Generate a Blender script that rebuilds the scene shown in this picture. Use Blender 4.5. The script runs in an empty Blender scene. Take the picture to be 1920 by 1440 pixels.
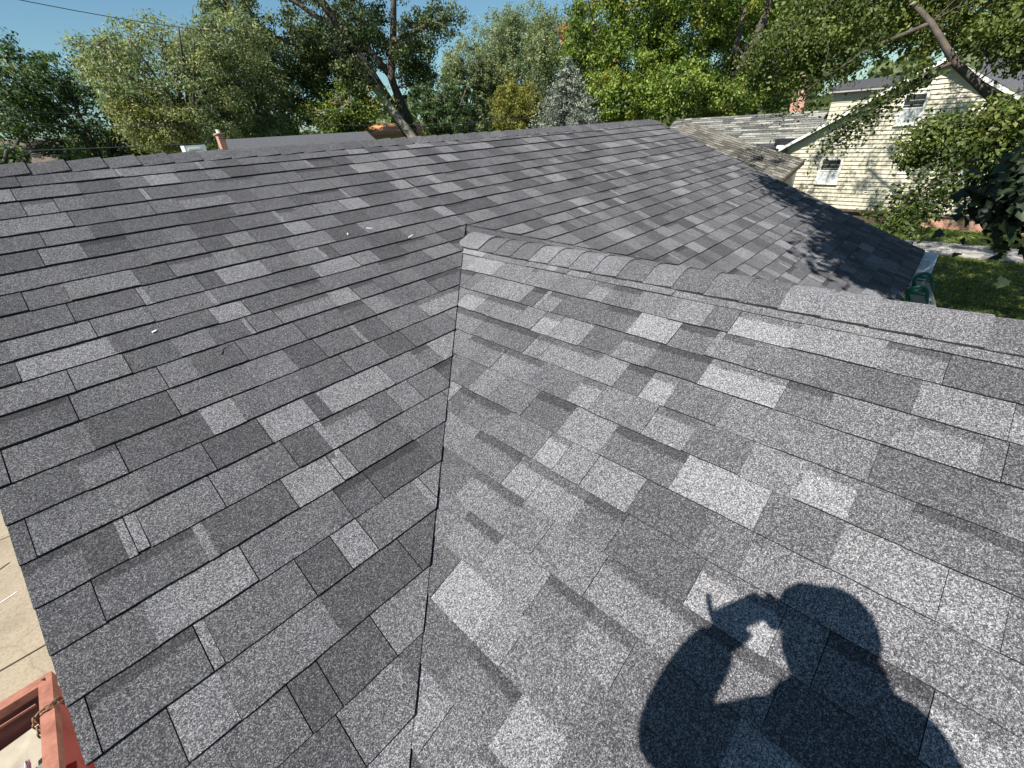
import bpy, math, random
import numpy as np
from mathutils import Vector, Matrix

rnd = random.Random(11)
nr = np.random.default_rng(7)
R = math.radians
SC = bpy.context.scene
COL = SC.collection

# ------------------------------------------------------------------ camera, sky, sun, exposure
H = 4.3                                             # eye height above the ground
cam_d = bpy.data.cameras.new('camera')
cam = bpy.data.objects.new('camera', cam_d)
COL.objects.link(cam)
RIGHT = Vector((0.68927361, -0.72207859, -0.059198))
DOWN = Vector((-0.41023973, -0.32163985, -0.85337634))
FWD = Vector((0.59716435, 0.61249516, -0.51792318))
mw = Matrix.Identity(4)
for i in range(3):
    mw[i][0] = RIGHT[i]; mw[i][1] = -DOWN[i]; mw[i][2] = -FWD[i]
mw[2][3] = H
cam.matrix_world = mw
cam_d.sensor_width = 36
cam_d.lens = 36 * 800.45 / 1920
cam_d.clip_start = 0.02
cam_d.clip_end = 3000
SC.camera = cam

TO_SUN = Vector((-0.61894489, -0.04402614, 0.78419954)).normalized()
SUN_EL = math.asin(TO_SUN.z)
SUN_ROT = math.atan2(TO_SUN.x, TO_SUN.y) % (2 * math.pi)

world = bpy.data.worlds.new('World')
SC.world = world
world.use_nodes = True
wt = world.node_tree
wt.nodes.clear()
w_out = wt.nodes.new('ShaderNodeOutputWorld')
w_bg = wt.nodes.new('ShaderNodeBackground')
w_sky = wt.nodes.new('ShaderNodeTexSky')
w_sky.sky_type = 'NISHITA'
w_sky.sun_disc = False
w_sky.sun_elevation = SUN_EL
w_sky.sun_rotation = SUN_ROT
w_sky.air_density = 1.0
w_sky.dust_density = 0.5
w_sky.ozone_density = 1.2
w_bg.inputs['Strength'].default_value = 0.047
w_tint = wt.nodes.new('ShaderNodeMix')            # this camera's cyan leaning sky blue, the same all round
w_tint.data_type = 'RGBA'; w_tint.blend_type = 'MULTIPLY'
w_tint.inputs[0].default_value = 1.0
w_tint.inputs[7].default_value = (0.90, 1.20, 1.24, 1)
wt.links.new(w_sky.outputs[0], w_tint.inputs[6])
wt.links.new(w_tint.outputs[2], w_bg.inputs['Color'])
wt.links.new(w_bg.outputs[0], w_out.inputs['Surface'])

sun_d = bpy.data.lights.new('sun', 'SUN')
sun_d.energy = 5.0
sun_d.angle = R(0.5)
sun_d.color = (1.0, 0.955, 0.88)
sun = bpy.data.objects.new('sun', sun_d)
COL.objects.link(sun)
sun.rotation_euler = (-TO_SUN).to_track_quat('-Z', 'Y').to_euler()
sun.location = (-20, -5, 40)

SC.view_settings.view_transform = 'Standard'
SC.view_settings.look = 'None'
SC.view_settings.exposure = 0.92
SC.view_settings.gamma = 1.0
SC.view_settings.use_curve_mapping = False

# ------------------------------------------------------------------ node helpers
def new_mat(name):
    m = bpy.data.materials.new(name)
    m.use_nodes = True
    nt = m.node_tree
    b = nt.nodes['Principled BSDF']
    return m, nt, b

def nd(nt, t, **kw):
    n = nt.nodes.new(t)
    for k, v in kw.items():
        setattr(n, k, v)
    return n

def lk(nt, a, b):
    nt.links.new(a, b)

def ramp(nt, fac, stops):
    n = nt.nodes.new('ShaderNodeValToRGB')
    e = n.color_ramp.elements
    while len(e) < len(stops):
        e.new(0.5)
    for i, (p, c) in enumerate(stops):
        e[i].position = p
        e[i].color = (*c, 1) if len(c) == 3 else c
    lk(nt, fac, n.inputs[0])
    return n.outputs[0]

def mth(nt, op, a, b=None, c=None, clamp=False):
    n = nt.nodes.new('ShaderNodeMath')
    n.operation = op
    n.use_clamp = clamp
    for i, x in enumerate((a, b, c)):
        if x is None:
            continue
        if isinstance(x, (int, float)):
            n.inputs[i].default_value = x
        else:
            lk(nt, x, n.inputs[i])
    return n.outputs[0]

def mixc(nt, fac, a, b, mode='MIX'):
    n = nt.nodes.new('ShaderNodeMix')
    n.data_type = 'RGBA'
    n.blend_type = mode
    for s, x in ((n.inputs[0], fac), (n.inputs[6], a), (n.inputs[7], b)):
        if isinstance(x, (int, float)):
            s.default_value = x
        elif isinstance(x, tuple):
            s.default_value = (*x, 1)
        else:
            lk(nt, x, s)
    return n.outputs[2]

def noise(nt, vec, scale, detail=3, rough=0.55):
    n = nt.nodes.new('ShaderNodeTexNoise')
    n.inputs['Scale'].default_value = scale
    n.inputs['Detail'].default_value = detail
    n.inputs['Roughness'].default_value = rough
    if vec is not None:
        lk(nt, vec, n.inputs['Vector'])
    return n.outputs['Fac']

def position(nt):
    return nd(nt, 'ShaderNodeNewGeometry').outputs['Position']

def bump(nt, b, h, strength, dist):
    n = nt.nodes.new('ShaderNodeBump')
    n.inputs['Strength'].default_value = strength
    n.inputs['Distance'].default_value = dist
    lk(nt, h, n.inputs['Height'])
    lk(nt, n.outputs[0], b.inputs['Normal'])

# ------------------------------------------------------------------ materials
def mat_shingle(name, stops, tint_a, tint_b, cell_a=800, cell_b=330):
    """mineral granules: every grain takes its own shade, the tab's tone shifts the mix"""
    m, nt, b = new_mat(name)
    pos = position(nt)
    at = nd(nt, 'ShaderNodeAttribute', attribute_name='tab')
    sp = nd(nt, 'ShaderNodeSeparateColor')
    lk(nt, at.outputs['Color'], sp.inputs[0])
    tone, v, band = sp.outputs[0], sp.outputs[1], sp.outputs[2]
    grains = []
    for s in (cell_a, cell_b):
        vo = nd(nt, 'ShaderNodeTexVoronoi')
        vo.inputs['Scale'].default_value = s
        lk(nt, pos, vo.inputs['Vector'])
        se = nd(nt, 'ShaderNodeSeparateColor')
        lk(nt, vo.outputs['Color'], se.inputs[0])
        grains.append(se.outputs[0])
    g = mth(nt, 'ADD', mth(nt, 'MULTIPLY', grains[0], 0.55), mth(nt, 'MULTIPLY', grains[1], 0.45))
    # darker printed strip at the head of some tabs
    edge = mth(nt, 'ADD', v, mth(nt, 'MULTIPLY', mth(nt, 'SUBTRACT', noise(nt, pos, 60, 2), 0.5), 0.10))
    strip = mth(nt, 'MULTIPLY', mth(nt, 'MULTIPLY', mth(nt, 'SUBTRACT', edge, 0.475), 22, clamp=True), band)
    big = mth(nt, 'MULTIPLY', mth(nt, 'SUBTRACT', noise(nt, pos, 3.1, 4, 0.6), 0.5), 0.16)
    f = mth(nt, 'ADD', mth(nt, 'ADD', g, mth(nt, 'SUBTRACT', tone, 0.5)), big)
    f = mth(nt, 'SUBTRACT', f, mth(nt, 'MULTIPLY', strip, 0.17))
    c = ramp(nt, f, stops)
    tint = mixc(nt, noise(nt, pos, 5.5, 3), tint_a, tint_b)
    c = mixc(nt, 1.0, c, tint, 'MULTIPLY')
    lk(nt, c, b.inputs['Base Color'])
    b.inputs['Roughness'].default_value = 0.92
    b.inputs['Diffuse Roughness'].default_value = 0.45
    b.inputs['Specular IOR Level'].default_value = 0.25
    bump(nt, b, g, 0.35, 0.0015)
    return m

M_SHINGLE = mat_shingle('granule_shingle',
    [(0.06, (0.012, 0.012, 0.013)), (0.40, (0.044, 0.044, 0.047)), (0.60, (0.095, 0.095, 0.099)), (0.82, (0.24, 0.24, 0.245)), (1.0, (0.42, 0.42, 0.42))],
    (0.97, 0.975, 1.04), (1.02, 0.995, 1.0))
M_OLD = mat_shingle('weathered_shingle',
    [(0.08, (0.035, 0.037, 0.038)), (0.40, (0.085, 0.088, 0.085)), (0.60, (0.18, 0.18, 0.168)), (0.85, (0.33, 0.325, 0.30)), (1.0, (0.44, 0.43, 0.40))],
    (0.95, 1.0, 1.0), (1.05, 1.0, 0.93), 90, 40)
M_BROWNOLD = mat_shingle('brown_shingle',
    [(0.08, (0.035, 0.033, 0.030)), (0.40, (0.075, 0.070, 0.062)), (0.60, (0.135, 0.128, 0.115)), (0.85, (0.27, 0.26, 0.235)), (1.0, (0.36, 0.355, 0.33))],
    (0.97, 1.0, 0.95), (1.06, 0.98, 0.92), 90, 40)

def mat_plain(name, c, rough=0.6, var=0.25, scale=6, metallic=0.0, spec=0.5, bump_s=0.0, c2=None):
    m, nt, b = new_mat(name)
    pos = position(nt)
    n = noise(nt, pos, scale, 5, 0.6)
    lo = tuple(x * (1 - var) for x in c)
    hi = c2 if c2 else tuple(min(1, x * (1 + var)) for x in c)
    cc = ramp(nt, n, [(0.3, lo), (0.7, hi)])
    lk(nt, cc, b.inputs['Base Color'])
    b.inputs['Roughness'].default_value = rough
    b.inputs['Metallic'].default_value = metallic
    b.inputs['Specular IOR Level'].default_value = spec
    if bump_s:
        bump(nt, b, noise(nt, pos, scale * 12, 4), bump_s, 0.01)
    return m

M_ASPHALT = mat_plain('asphalt_edge', (0.012, 0.012, 0.014), 0.8, 0.4, 60)
M_DECK = mat_plain('roof_deck', (0.05, 0.05, 0.055), 0.9, 0.3, 30)
M_WHITE = mat_plain('white_metal', (0.72, 0.73, 0.74), 0.4, 0.08, 5)
M_TRIM = mat_plain('white_trim', (0.74, 0.73, 0.68), 0.55, 0.08, 8)
M_SIDING = mat_plain('cream_siding', (0.50, 0.46, 0.345), 0.55, 0.07, 3, c2=(0.55, 0.51, 0.39))
M_GREYSIDE = mat_plain('grey_wall', (0.35, 0.34, 0.32), 0.8, 0.15, 4)
M_BROWN = mat_plain('brown_wood', (0.09, 0.06, 0.045), 0.7, 0.3, 9)
M_BRICK = None
M_GLASS, _nt, _b = new_mat('window_glass')
_b.inputs['Base Color'].default_value = (0.03, 0.035, 0.04, 1)
_b.inputs['Roughness'].default_value = 0.06
_b.inputs['Specular IOR Level'].default_value = 0.8
M_CURTAIN = mat_plain('pale_curtain', (0.50, 0.52, 0.52), 0.8, 0.25, 14)
M_GREEN = mat_plain('green_fibreglass', (0.010, 0.105, 0.065), 0.55, 0.15, 10)
M_ALU = mat_plain('aluminium', (0.55, 0.56, 0.58), 0.35, 0.1, 20, metallic=0.9)
M_BLACK = mat_plain('black_plastic', (0.015, 0.015, 0.017), 0.45, 0.2, 20)
M_BARK = mat_plain('bark', (0.075, 0.06, 0.047), 0.9, 0.45, 7, bump_s=0.7)
M_PALEBARK = mat_plain('pale_bark', (0.30, 0.27, 0.22), 0.9, 0.45, 3.0, bump_s=0.6)
M_WIRE = mat_plain('cable_black', (0.02, 0.02, 0.02), 0.6, 0.2, 10)

def mat_brick():
    m, nt, b = new_mat('red_brick')
    tc = nd(nt, 'ShaderNodeTexCoord')
    mp = nd(nt, 'ShaderNodeMapping')
    mp.inputs['Rotation'].default_value = (R(90), 0, 0)
    br = nd(nt, 'ShaderNodeTexBrick')
    br.inputs['Scale'].default_value = 4.5
    br.inputs['Color1'].default_value = (0.36, 0.13, 0.08, 1)
    br.inputs['Color2'].default_value = (0.50, 0.22, 0.14, 1)
    br.inputs['Mortar'].default_value = (0.42, 0.38, 0.32, 1)
    br.inputs['Mortar Size'].default_value = 0.03
    sx = nd(nt, 'ShaderNodeSeparateXYZ')
    cx = nd(nt, 'ShaderNodeCombineXYZ')
    lk(nt, position(nt), sx.inputs[0])
    lk(nt, mth(nt, 'ADD', sx.outputs[0], sx.outputs[1]), cx.inputs[0])
    lk(nt, sx.outputs[2], cx.inputs[1])
    lk(nt, cx.outputs[0], br.inputs['Vector'])
    lk(nt, br.outputs['Color'], b.inputs['Base Color'])
    b.inputs['Roughness'].default_value = 0.9
    return m
M_BRICK = mat_brick()

def mat_concrete():
    m, nt, b = new_mat('driveway_concrete')
    pos = position(nt)
    n1 = noise(nt, pos, 1.6, 6, 0.65)
    n2 = noise(nt, pos, 40, 4, 0.7)
    c = ramp(nt, n1, [(0.3, (0.23, 0.19, 0.135)), (0.55, (0.30, 0.25, 0.18)), (0.75, (0.25, 0.21, 0.15))])
    c2 = ramp(nt, n2, [(0.33, (0.72, 0.70, 0.66)), (0.55, (1.0, 1.0, 1.0))])
    c = mixc(nt, 1.0, c, c2, 'MULTIPLY')
    vo = nd(nt, 'ShaderNodeTexVoronoi', feature='DISTANCE_TO_EDGE')
    vo.inputs['Scale'].default_value = 0.55
    wob = nd(nt, 'ShaderNodeTexNoise'); wob.inputs['Scale'].default_value = 2.2; wob.inputs['Detail'].default_value = 6
    lk(nt, pos, wob.inputs['Vector'])
    lk(nt, mixc(nt, 0.22, pos, wob.outputs['Color']), vo.inputs['Vector'])
    crack = mth(nt, 'SUBTRACT', 1.0, mth(nt, 'MULTIPLY', vo.outputs['Distance'], 160, clamp=True))
    c = mixc(nt, mth(nt, 'MULTIPLY', crack, 0.3), c, (0.09, 0.075, 0.05))
    stain = mth(nt, 'MULTIPLY', mth(nt, 'SUBTRACT', noise(nt, pos, 0.9, 6, 0.7), 0.52), 5, clamp=True)
    c = mixc(nt, mth(nt, 'MULTIPLY', stain, 0.35), c, (0.17, 0.135, 0.09))
    lk(nt, c, b.inputs['Base Color'])
    b.inputs['Roughness'].default_value = 0.9
    bump(nt, b, n2, 0.3, 0.004)
    return m
M_CONC = mat_concrete()
M_SLAB2 = mat_plain('old_path_concrete', (0.30, 0.28, 0.26), 0.9, 0.3, 3)

def mat_ground():
    m, nt, b = new_mat('lawn')
    pos = position(nt)
    n1 = noise(nt, pos, 0.35, 4)
    n2 = noise(nt, pos, 9, 5, 0.7)
    n3 = noise(nt, pos, 60, 3, 0.7)
    c = ramp(nt, n1, [(0.3, (0.05, 0.065, 0.018)), (0.55, (0.095, 0.115, 0.026)), (0.75, (0.16, 0.145, 0.06))])
    c = mixc(nt, mth(nt, 'MULTIPLY', n2, 0.6), c, (0.05, 0.075, 0.02))
    c = mixc(nt, 1.0, c, ramp(nt, n3, [(0.3, (0.5, 0.5, 0.5)), (0.7, (1.25, 1.25, 1.2))]), 'MULTIPLY')
    lk(nt, c, b.inputs['Base Color'])
    b.inputs['Roughness'].default_value = 0.95
    bump(nt, b, n3, 0.6, 0.05)
    return m
M_LAWN = mat_ground()

def mat_redpaint():
    m, nt, b = new_mat('dumpster_red_paint')
    pos = position(nt)
    n1 = noise(nt, pos, 4, 6, 0.7)
    n2 = noise(nt, pos, 30, 4, 0.7)
    c = ramp(nt, n1, [(0.32, (0.27, 0.010, 0.010)), (0.6, (0.38, 0.012, 0.012)), (0.8, (0.30, 0.022, 0.018))])
    rust = mth(nt, 'MULTIPLY', mth(nt, 'SUBTRACT', n2, 0.56), 9, clamp=True)
    c = mixc(nt, mth(nt, 'MULTIPLY', rust, 0.55), c, (0.20, 0.085, 0.05))
    lk(nt, c, b.inputs['Base Color'])
    b.inputs['Roughness'].default_value = 0.55
    return m
M_RED = mat_redpaint()
M_RIM = mat_plain('sunbleached_rim', (0.25, 0.08, 0.05), 0.75, 0.25, 14, c2=(0.34, 0.145, 0.095))
M_RUST = mat_plain('rusty_inner', (0.10, 0.035, 0.028), 0.85, 0.4, 6, c2=(0.17, 0.06, 0.045))
M_CHAIN = mat_plain('rusty_chain', (0.20, 0.11, 0.065), 0.7, 0.35, 40, metallic=0.3)
M_PLY = mat_plain('weathered_plywood', (0.30, 0.27, 0.21), 0.9, 0.3, 5)
M_CARD = mat_plain('grey_felt', (0.17, 0.165, 0.16), 0.9, 0.25, 8)
M_BAG = mat_plain('black_bag', (0.012, 0.012, 0.016), 0.35, 0.3, 9)
M_PAPER = mat_plain('white_paper', (0.75, 0.74, 0.74), 0.8, 0.1, 15)
M_PINK = mat_plain('pink_wrapper', (0.55, 0.35, 0.45), 0.6, 0.3, 12)
M_ORANGE = mat_plain('orange_awning', (0.62, 0.25, 0.09), 0.7, 0.2, 5)
M_TANROOF = mat_plain('brown_roof', (0.10, 0.078, 0.06), 0.9, 0.25, 3, c2=(0.15, 0.118, 0.092))
M_GREYROOF = mat_plain('grey_roof', (0.055, 0.057, 0.064), 0.9, 0.3, 25, c2=(0.095, 0.098, 0.108))

def mat_leaf(name, dark, mid, light, extra, transl=0.35):
    m, nt, b = new_mat(name)
    at = nd(nt, 'ShaderNodeAttribute', attribute_name='leafmix')
    sp = nd(nt, 'ShaderNodeSeparateColor')
    lk(nt, at.outputs['Color'], sp.inputs[0])
    f = mth(nt, 'ADD', mth(nt, 'MULTIPLY', sp.outputs[0], 0.45), mth(nt, 'MULTIPLY', sp.outputs[1], 0.55))
    c = ramp(nt, f, [(0.1, dark), (0.5, mid), (0.9, light)])
    c = mixc(nt, sp.outputs[2], c, extra)
    lk(nt, c, b.inputs['Base Color'])
    b.inputs['Roughness'].default_value = 0.5
    b.inputs['Specular IOR Level'].default_value = 0.35
    tr = nd(nt, 'ShaderNodeBsdfTranslucent')
    lk(nt, mixc(nt, 1.0, c, (1.25, 1.3, 0.6), 'MULTIPLY'), tr.inputs['Color'])
    mx = nd(nt, 'ShaderNodeMixShader')
    mx.inputs[0].default_value = transl
    lk(nt, b.outputs[0], mx.inputs[1])
    lk(nt, tr.outputs[0], mx.inputs[2])
    lk(nt, mx.outputs[0], nt.nodes['Material Output'].inputs['Surface'])
    return m

M_LF_DARK = mat_leaf('leaf_dark_green', (0.025, 0.053, 0.021), (0.062, 0.106, 0.040), (0.125, 0.181, 0.069), (0.150, 0.150, 0.037))
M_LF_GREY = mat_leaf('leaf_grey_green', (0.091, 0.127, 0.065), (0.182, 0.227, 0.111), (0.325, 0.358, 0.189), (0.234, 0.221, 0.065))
M_LF_OAK = mat_leaf('leaf_olive_green', (0.041, 0.065, 0.024), (0.101, 0.135, 0.051), (0.216, 0.243, 0.101), (0.189, 0.176, 0.054))
M_LF_BRIGHT = mat_leaf('leaf_bright_green', (0.042, 0.085, 0.014), (0.137, 0.203, 0.032), (0.285, 0.339, 0.068), (0.334, 0.275, 0.043))
M_LF_YELLOW = mat_leaf('leaf_yellow_green', (0.065, 0.081, 0.016), (0.182, 0.189, 0.036), (0.338, 0.325, 0.072), (0.416, 0.299, 0.065))
M_LF_MAPLE = mat_leaf('leaf_maple', (0.027, 0.047, 0.011), (0.085, 0.117, 0.026), (0.185, 0.220, 0.054), (0.218, 0.187, 0.049), 0.3)
M_LF_SHADE = mat_leaf('leaf_shade_darkened', (0.013, 0.022, 0.010), (0.022, 0.036, 0.014), (0.038, 0.052, 0.020), (0.049, 0.056, 0.021), 0.2)  # leaf colour darkened to imitate the shade under the crown
M_LF_SPRUCE = mat_leaf('needle_blue_green', (0.08, 0.10, 0.085), (0.19, 0.22, 0.185), (0.36, 0.39, 0.32), (0.24, 0.24, 0.15), 0.1)
M_LF_ORANGE = mat_leaf('leaf_orange', (0.30, 0.10, 0.03), (0.42, 0.16, 0.05), (0.5, 0.24, 0.08), (0.4, 0.2, 0.05))

# ------------------------------------------------------------------ object helpers
def link(name, me, parent=None, loc=None):
    o = bpy.data.objects.new(name, me)
    COL.objects.link(o)
    if parent is not None:
        o.parent = parent
    if loc is not None:
        o.location = loc
    return o

def tag(o, label=None, cat=None, group=None, kind=None):
    if label: o['label'] = label
    if cat: o['category'] = cat
    if group: o['group'] = group
    if kind: o['kind'] = kind
    return o

def thing(name, label, cat, loc=(0, 0, 0), group=None):
    o = bpy.data.objects.new(name, None)
    COL.objects.link(o)
    o.location = loc
    o.empty_display_size = 0.2
    return tag(o, label, cat, group)

class MB:
    """collects polygons, then becomes ONE mesh object"""
    def __init__(s):
        s.v = []; s.f = []; s.m = []; s.c = []
    def add(s, pts, faces, mi=0, col=None):
        k = len(s.v)
        s.v.extend([tuple(p) for p in pts])
        for f in faces:
            s.f.append(tuple(i + k for i in f))
            s.m.append(mi)
        if col is not None:
            s.c.extend(col if isinstance(col, list) else [col] * len(pts))
    def box(s, lo, hi, mi=0):
        (x0, y0, z0), (x1, y1, z1) = lo, hi
        p = [(x0, y0, z0), (x1, y0, z0), (x1, y1, z0), (x0, y1, z0), (x0, y0, z1), (x1, y0, z1), (x1, y1, z1), (x0, y1, z1)]
        s.add(p, [(3, 2, 1, 0), (4, 5, 6, 7), (0, 1, 5, 4), (1, 2, 6, 5), (2, 3, 7, 6), (3, 0, 4, 7)], mi)
    def prism(s, poly, d, mi=0):
        """poly: list of 3D points, extruded by vector d"""
        n = len(poly); d = Vector(d)
        a = [Vector(p) for p in poly]
        p = a + [q + d for q in a]
        f = [tuple(range(n - 1, -1, -1)), tuple(range(n, 2 * n))]
        f += [(i, (i + 1) % n, n + (i + 1) % n, n + i) for i in range(n)]
        s.add(p, f, mi)
    def tube(s, pts, radii, sides=7, mi=0, cap=True):
        pts = [Vector(p) for p in pts]
        n = len(pts); k = len(s.v)
        up = Vector((0.13, 0.27, 0.95)).normalized()
        for i, p in enumerate(pts):
            t = (pts[min(i + 1, n - 1)] - pts[max(i - 1, 0)])
            if t.length < 1e-7: t = Vector((0, 0, 1))
            t.normalize()
            u = t.cross(up)
            if u.length < 0.05: u = t.cross(Vector((1, 0, 0)))
            u.normalize(); w = t.cross(u)
            r = radii[i] if isinstance(radii, (list, tuple)) else radii
            for j in range(sides):
                a = 2 * math.pi * j / sides
                s.v.append(tuple(p + u * (math.cos(a) * r) + w * (math.sin(a) * r)))
        for i in range(n - 1):
            for j in range(sides):
                a = k + i * sides + j; b = k + i * sides + (j + 1) % sides
                s.f.append((a, b, b + sides, a + sides)); s.m.append(mi)
        if cap:
            s.f.append(tuple(k + j for j in range(sides - 1, -1, -1))); s.m.append(mi)
            s.f.append(tuple(k + (n - 1) * sides + j for j in range(sides))); s.m.append(mi)
    def mesh(s, name, mats, smooth=False, attr=None):
        me = bpy.data.meshes.new(name)
        me.from_pydata(s.v, [], s.f)
        for m in (mats if isinstance(mats, (list, tuple)) else [mats]):
            me.materials.append(m)
        me.polygons.foreach_set('material_index', s.m)
        if smooth:
            me.polygons.foreach_set('use_smooth', [True] * len(s.f))
        if attr and s.c:
            a = me.color_attributes.new(attr, 'FLOAT_COLOR', 'POINT')
            a.data.foreach_set('color', np.array([(*c, 1.0) for c in s.c], dtype=np.float32).ravel())
        me.update()
        return me
    def build(s, name, mats, parent=None, smooth=False, attr=None, loc=None):
        return link(name, s.mesh(name, mats, smooth, attr), parent, loc)

def tri_mesh(name, V, F, mat, attr=None, col=None):
    """big triangle soup from numpy arrays"""
    me = bpy.data.meshes.new(name)
    V = np.asarray(V, np.float32); F = np.asarray(F, np.int32)
    me.vertices.add(len(V)); me.vertices.foreach_set('co', V.ravel())
    me.loops.add(F.size); me.loops.foreach_set('vertex_index', F.ravel())
    me.polygons.add(len(F)); me.polygons.foreach_set('loop_start', np.arange(0, F.size, 3, dtype=np.int32))
    me.materials.append(mat)
    if attr:
        a = me.color_attributes.new(attr, 'FLOAT_COLOR', 'POINT')
        a.data.foreach_set('color', np.asarray(col, np.float32).ravel())
    me.update(calc_edges=True)
    me.validate()
    return me

# ------------------------------------------------------------------ roof frames
AM, BW = 0.388545, 0.378144            # pitches of main roof and wing
DM, DW = 1.521467, 1.341660            # distance of the planes from the eye
EYE = Vector((0, 0, H))
ca, sa, cb, sb = math.cos(AM), math.sin(AM), math.cos(BW), math.sin(BW)
MN, MU, MX = Vector((0, -sa, ca)), Vector((0, ca, sa)), Vector((1, 0, 0))
WN, WU, WY = Vector((-sb, 0, cb)), Vector((cb, 0, sb)), Vector((0, -1, 0))
def P_main(p, s, h=0.0): return EYE + MX * p + MU * s + MN * (h - DM)
def P_wing(p, s, h=0.0): return EYE + WY * p + WU * s + WN * (h - DW)
def main_z(y): return H + (sa * y - DM) / ca
def wing_z(x): return H + (sb * x - DW) / cb
XL, XR = -0.4523, 7.2375
M_S0, M_E = 3.32228, 0.14855
W_S0, W_E = 1.43789, 0.1435
S_EAVE = -0.564
S_RIDGE = 3.60
WS_RIDGE = 1.645
RX = cb * WS_RIDGE + sb * DW                      # wing ridge x
RZ = H + sb * WS_RIDGE - cb * DW
RY = ca * S_RIDGE + sa * DM
RIDGE_Z = H + sa * S_RIDGE - ca * DM
W_EAVE_X = -0.4523
# where the two planes meet, in main coordinates (x -> s)
def valley_s(x):
    z = wing_z(x); y = ((z - H) * ca + DM) / sa
    return (y - sa * DM) / ca
# valley on the far side of the wing: shingles are cut a hand above the true valley
APEX = (2.1116, 2.1086)
def cut_right_s(x): return APEX[1] + (x - APEX[0]) * (1.00989 - 2.10864) / (3.29459 - 2.1116)

def clip(poly, f):
    """Sutherland-Hodgman, keep f(p)>=0, f linear"""
    out = []
    n = len(poly)
    for i in range(n):
        a, b = poly[i], poly[(i + 1) % n]
        fa, fb = f(a), f(b)
        if fa >= 0: out.append(a)
        if (fa >= 0) != (fb >= 0):
            t = fa / (fa - fb)
            out.append((a[0] + (b[0] - a[0]) * t, a[1] + (b[1] - a[1]) * t))
    return out

def area2(poly):
    return abs(sum(poly[i][0] * poly[(i + 1) % len(poly)][1] - poly[(i + 1) % len(poly)][0] * poly[i][1] for i in range(len(poly)))) / 2

TONES = [(0.365, 0.17), (0.425, 0.28), (0.475, 0.27), (0.53, 0.18), (0.605, 0.10)]
def pick_tone(r):
    x = r.random()
    for t, w in TONES:
        if x < w: return t + r.uniform(-0.015, 0.015)
        x -= w
    return 0.48

COURSE_OFF = [0.03, 0.027, 0.010, -0.006, -0.010, -0.020, -0.024, -0.030, -0.030, -0.018, 0.0, 0.012, 0.012, 0.008, 0.004, 0.003]
def make_tabs(P, p0, p1, s0, e, k0, k1, clips, r, wmin, wmax, top_s, band_p, thick=0.0075, gap_p=0.45, tone_fn=None, offs=None, base_fn=None, gap_w=0.0032):
    """yields (vertices, faces, mats, colours, centre) for each tab of each course"""
    out = []
    for k in range(k0, k1):
        def course(kk): return s0 - kk * e + (offs[kk] if offs and 0 <= kk < len(offs) else 0.0)
        sb_ = course(k) + r.uniform(-0.002, 0.002)
        ee = course(k - 1) - course(k) if k > 0 else e
        p = p0 - r.random() * wmax
        phase = r.random() * 6
        prev = None
        lift = r.uniform(0, 0.0015)
        while p < p1:
            w = r.uniform(wmin, wmax)
            if r.random() < 0.10: w *= 0.5
            sliver = r.random() < 0.07
            if sliver: w = r.uniform(0.018, 0.03)
            a, b = max(p, p0), min(p + w, p1)
            p += w
            if b - a < 0.015: continue
            gap = gap_w if r.random() < gap_p else 0.0004
            tone = tone_fn(r) if tone_fn else pick_tone(r)
            if prev is not None and abs(prev - tone) < 0.03 and r.random() < 0.6:
                tone = tone_fn(r) if tone_fn else pick_tone(r)
            if sliver: tone = 0.60
            prev = tone
            drop = r.choice((0, 0, 0.002, -0.0015)) + 0.0012 * math.sin(a * 1.3 + phase)
            sbb = sb_ - drop
            st = min(sb_ + ee + 0.03, top_s)
            if st - sbb < 0.02: continue
            h1 = thick + lift + r.choice((0, 0.0025, 0.0035))
            n = max(1, int((b - a) / 0.05))
            poly = []
            for i in range(n + 1):
                q = a + (b - gap - a) * i / n
                poly.append((q, sbb + (r.uniform(-0.0016, 0.0016) if 0 < i < n else 0)))
            poly += [(b - gap, st), (a, st)]
            for c in clips(0.5 * (a + b)):
                poly = clip(poly, c)
                if len(poly) < 3: break
            if len(poly) < 3 or area2(poly) < 4e-5: continue
            band = 1.0 if r.random() < band_p else 0.0
            top = []; bot = []; col = []
            for (q, s) in poly:
                u = (s - sbb) / (ee + 0.03)
                h = h1 * (1 - 0.8 * u) + (base_fn(q, s) if base_fn else 0.0)
                top.append(P(q, s, h)); bot.append(P(q, s, -0.001))
                col.append((tone, min(1, max(0, (s - sbb) / ee * 0.66)), band))
            m = len(poly)
            faces = [tuple(range(m))] + [(i, m + i, m + (i + 1) % m, (i + 1) % m) for i in range(m)]
            out.append((top + bot, faces, [0] + [1] * m, col + col, sum(top, Vector()) / m))
    return out

def screen_area(pts):
    q = []
    for p in pts:
        d = p - EYE
        z = d.dot(FWD)
        if z < 0.05: return 0
        q.append((d.dot(RIGHT) / z, d.dot(DOWN) / z))
    cx = sum(x for x, _ in q) / len(q); cy = sum(y for _, y in q) / len(q)
    if abs(cx) > 1.24 or abs(cy) > 0.93: return 0
    return area2(q)

def mesh_of_tabs(tabs, name, mats):
    V = []; F = []; Mi = []; C = []
    for v, f, m, c, _ in tabs:
        k = len(V)
        V += [tuple(p) for p in v]; F += [tuple(i + k for i in g) for g in f]; Mi += m; C += c
    me = bpy.data.meshes.new(name)
    me.from_pydata(V, [], F)
    for m in mats: me.materials.append(m)
    me.polygons.foreach_set('material_index', Mi)
    a = me.color_attributes.new('tab', 'FLOAT_COLOR', 'POINT')
    a.data.foreach_set('color', np.array([(*c, 1.0) for c in C], dtype=np.float32).ravel())
    me.update()
    return me

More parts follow.
